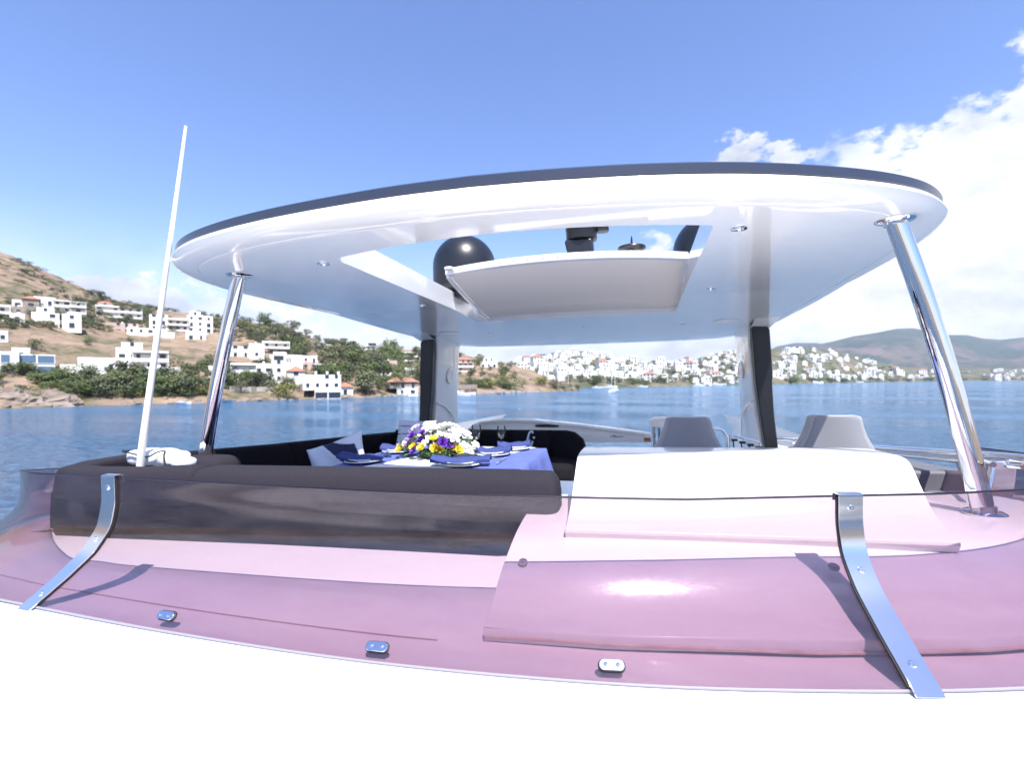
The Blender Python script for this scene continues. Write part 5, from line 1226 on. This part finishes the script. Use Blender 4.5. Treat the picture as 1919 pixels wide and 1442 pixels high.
# ---------------------------------------------------------------- retaining walls
def rwall(px0, px1, py, hpx, label, m_=STONE):
    pts = []
    for px in np.linspace(px0, px1, 9):
        q = NP_(px, py)
        if q is None: return
        x, y = D(px, q[0]); pts.append((x, y, q[1], hpx / F * q[0]))
    m = MB(); rows = [[(x, y, z - 1), (x, y, z + h_), (x + .3 * fw.x, y + .3 * fw.y, z + h_), (x + .3 * fw.x, y + .3 * fw.y, z - 1)] for x, y, z, h_ in pts]
    m.grid(rows, cu=True, cap=True); tag(m.build('retaining_wall', m_, None, frame=None, smooth=False, base=(pts[0][0], pts[0][1], pts[0][2])), label, 'wall')
rwall(430, 512, 735, 9, 'long stone retaining wall above the shore right of the front pole', GREYB)
rwall(640, 780, 664, 4, 'long pale terrace wall on the ridge left of the black pillar', PINK)
rwall(500, 530, 628, 4, 'short stone terrace wall on the wooded crest')
rwall(895, 1010, 737, 3, 'low pale quay wall right of the red-brown pavilion', GREYB)
rwall(735, 785, 746, 4, 'quay wall under the orange-roofed pavilion', GREYB)
# ---------------------------------------------------------------- say which tree or house each one is
ORD = 'leftmost,second,third,fourth,fifth,sixth,seventh,eighth,ninth,tenth,eleventh,twelfth,thirteenth,fourteenth,fifteenth,sixteenth,seventeenth,eighteenth,nineteenth,twentieth,twenty-first,twenty-second,twenty-third,twenty-fourth,twenty-fifth,twenty-sixth,twenty-seventh,twenty-eighth'.split(',')
def relabel():
    sets = {}
    for it in LOTS: sets.setdefault(it[3], []).append(it)
    for lb, its in sets.items():
        rws_ = sorted(its, key=lambda q: q[2]); n_ = len(rws_); nr_ = 1 if its[0][2] == 0 else max(1, round(n_ / 11)); names = {1: [''], 2: ['upper row', 'lower row'], 3: ['top row', 'middle row', 'bottom row']}.get(nr_, ['top row'] + [o_ + ' row' for o_ in ORD[1:nr_ - 1]] + ['bottom row'])
        for r_ in range(nr_):
            grp = sorted(rws_[r_ * n_ // nr_:(r_ + 1) * n_ // nr_], key=lambda q: q[1])
            for k, (o_, px_, py_, l_, c_) in enumerate(grp):
                od = ORD[k] + ('' if k == 0 else ' from left') if k < len(ORD) else 'rightmost'
                if k == len(grp) - 1 and k > 0: od = 'rightmost'
                t_ = l_.replace('green ', '').replace('dark ', '') if c_ else l_
                o_['label'] = (od + (' in ' + names[r_] if names[r_] else '') + ', ' + (c_ + ' ' if c_ else '') + t_)
# ---------------------------------------------------------------- boats
WH = mat('white_hull', (.80, .80, .80), .3)
def motorboat(px, d, L_, rz_, label, blue=False):
    x, y = D(px, d); t = thing('motorboat', label, 'motorboat', (x, y, 0), None, frame=None, rz=rz_); t['_b'] = (0, 0, 0); m = MB(); rows = []
    for s_ in np.linspace(0, 1, 9):
        w = L_ * .16 * (1 - s_ ** 3) + .02; xx = (s_ - .5) * L_; k = .12 * L_ * (.8 + .35 * s_ * s_)
        rows.append([(xx, -w, k), (xx, -w * .8, 0), (xx, 0, -.3), (xx, w * .8, 0), (xx, w, k), (xx, 0, k + .05)])
    m.grid(rows, cu=True, cap=True); m.build('hull', WH if not blue else BLUW, t, frame=None, auto=50)
    MB().box((-.08 * L_, 0, .12 * L_ + .035 * L_), (.32 * L_, .2 * L_, .09 * L_), taper=.8).build('cabin', WH, t, frame=None, smooth=False)
    MB().box((-.02 * L_, 0, .12 * L_ + .05 * L_), (.30 * L_, .215 * L_, .03 * L_)).build('window', WIN, t, frame=None, smooth=False)
    del t['_b']
motorboat(868, 190, 10, R(10), 'white motorboat moored by the red-brown pavilion')
motorboat(414, 133, 6, R(20), 'small white and blue boat pulled up at the quay right of the front pole', True)
motorboat(345, 126, 4.5, R(0), 'white dinghy hidden at the quay left of the front pole')
motorboat(960, 243, 7, R(5), 'white boat lying off the quay of the low point')
for i_, (px, L_) in enumerate(((1012, 6), (1120, 8), (1205, 8), (1310, 13), (1345, 16), (1530, 20), (1610, 17))):
    motorboat(px, far_d0(px) - 8, L_, R(rr.uniform(-20, 20)), ['small white boat by the tip of the point', 'white boat off the far shore left of the sailboat', 'white boat off the far shore right of the sailboat', 'white boat left of the right black pillar, further from it', 'long white boat just left of the right black pillar', 'white boat on the far right shore near the pillar', 'white boat on the far right shore near the front pole'][i_])
def sailboat(px, d, L_, hm, rz_, label):
    x, y = D(px, d); t = thing('sailboat', label, 'sailboat', (x, y, 0), None, frame=None, rz=rz_); t['_b'] = (0, 0, 0); m = MB(); rows = []
    for s_ in np.linspace(0, 1, 9):
        w = L_ * .15 * math.sin(math.pi * min(1, .25 + s_ * .75)) + .02; xx = (s_ - .5) * L_
        rows.append([(xx, -w, 1.1 + .3 * s_), (xx, -w * .8, .1), (xx, 0, -.3), (xx, w * .8, .1), (xx, w, 1.1 + .3 * s_), (xx, 0, 1.25 + .3 * s_)])
    m.grid(rows, cu=True, cap=True); m.build('hull', WH, t, frame=None, auto=50)
    MB().box((0, 0, 1.55), (L_ * .35, L_ * .17, .5), taper=.8).build('cabin', WH, t, frame=None, smooth=False)
    MB().tube([(L_ * .08, 0, 1.2), (L_ * .08, 0, hm)], [.11, .07], 8).build('mast', WH, t, frame=None)
    MB().tube([(L_ * .07, 0, 2.6), (-L_ * .35, 0, 2.5)], [.16, .14], 8).build('boom', PILW, t, frame=None)
    MB().tube([(L_ * .5, 0, 1.3), (L_ * .08, 0, hm * .97)], .025, 5).build('forestay', WH, t, frame=None)
    MB().tube([(-L_ * .5, 0, 1.3), (L_ * .08, 0, hm)], .02, 5).build('backstay', WH, t, frame=None); del t['_b']
sailboat(1151, 235, 9, 13.5, R(65), 'white sailboat at anchor in the bay, its mast tallest in view')
sailboat(1144, 350, 10, 17, R(10), 'second sailboat with a dark hull line, moored behind the first')
sailboat(1063, 285, 8, 13, R(20), 'sailboat moored by the tip of the point')
# ---------------------------------------------------------------- air
hb = MB(); hb.box((0, 1500, 200), (13000, 10500, 406 + 12)); 
hm_ = bpy.data.materials.new('sea_haze'); hm_.use_nodes = True; n, l = hm_.node_tree.nodes, hm_.node_tree.links; n.clear()
pv = n.new('ShaderNodeVolumePrincipled'); pv.inputs['Color'].default_value = (.66, .78, 1, 1); pv.inputs['Density'].default_value = .00008; pv.inputs['Anisotropy'].default_value = .2
oo = n.new('ShaderNodeOutputMaterial'); l.new(pv.outputs[0], oo.inputs['Volume'])
HAZE = tag(hb.build('haze', hm_, None, frame=None, smooth=False), kind='stuff')
relabel()
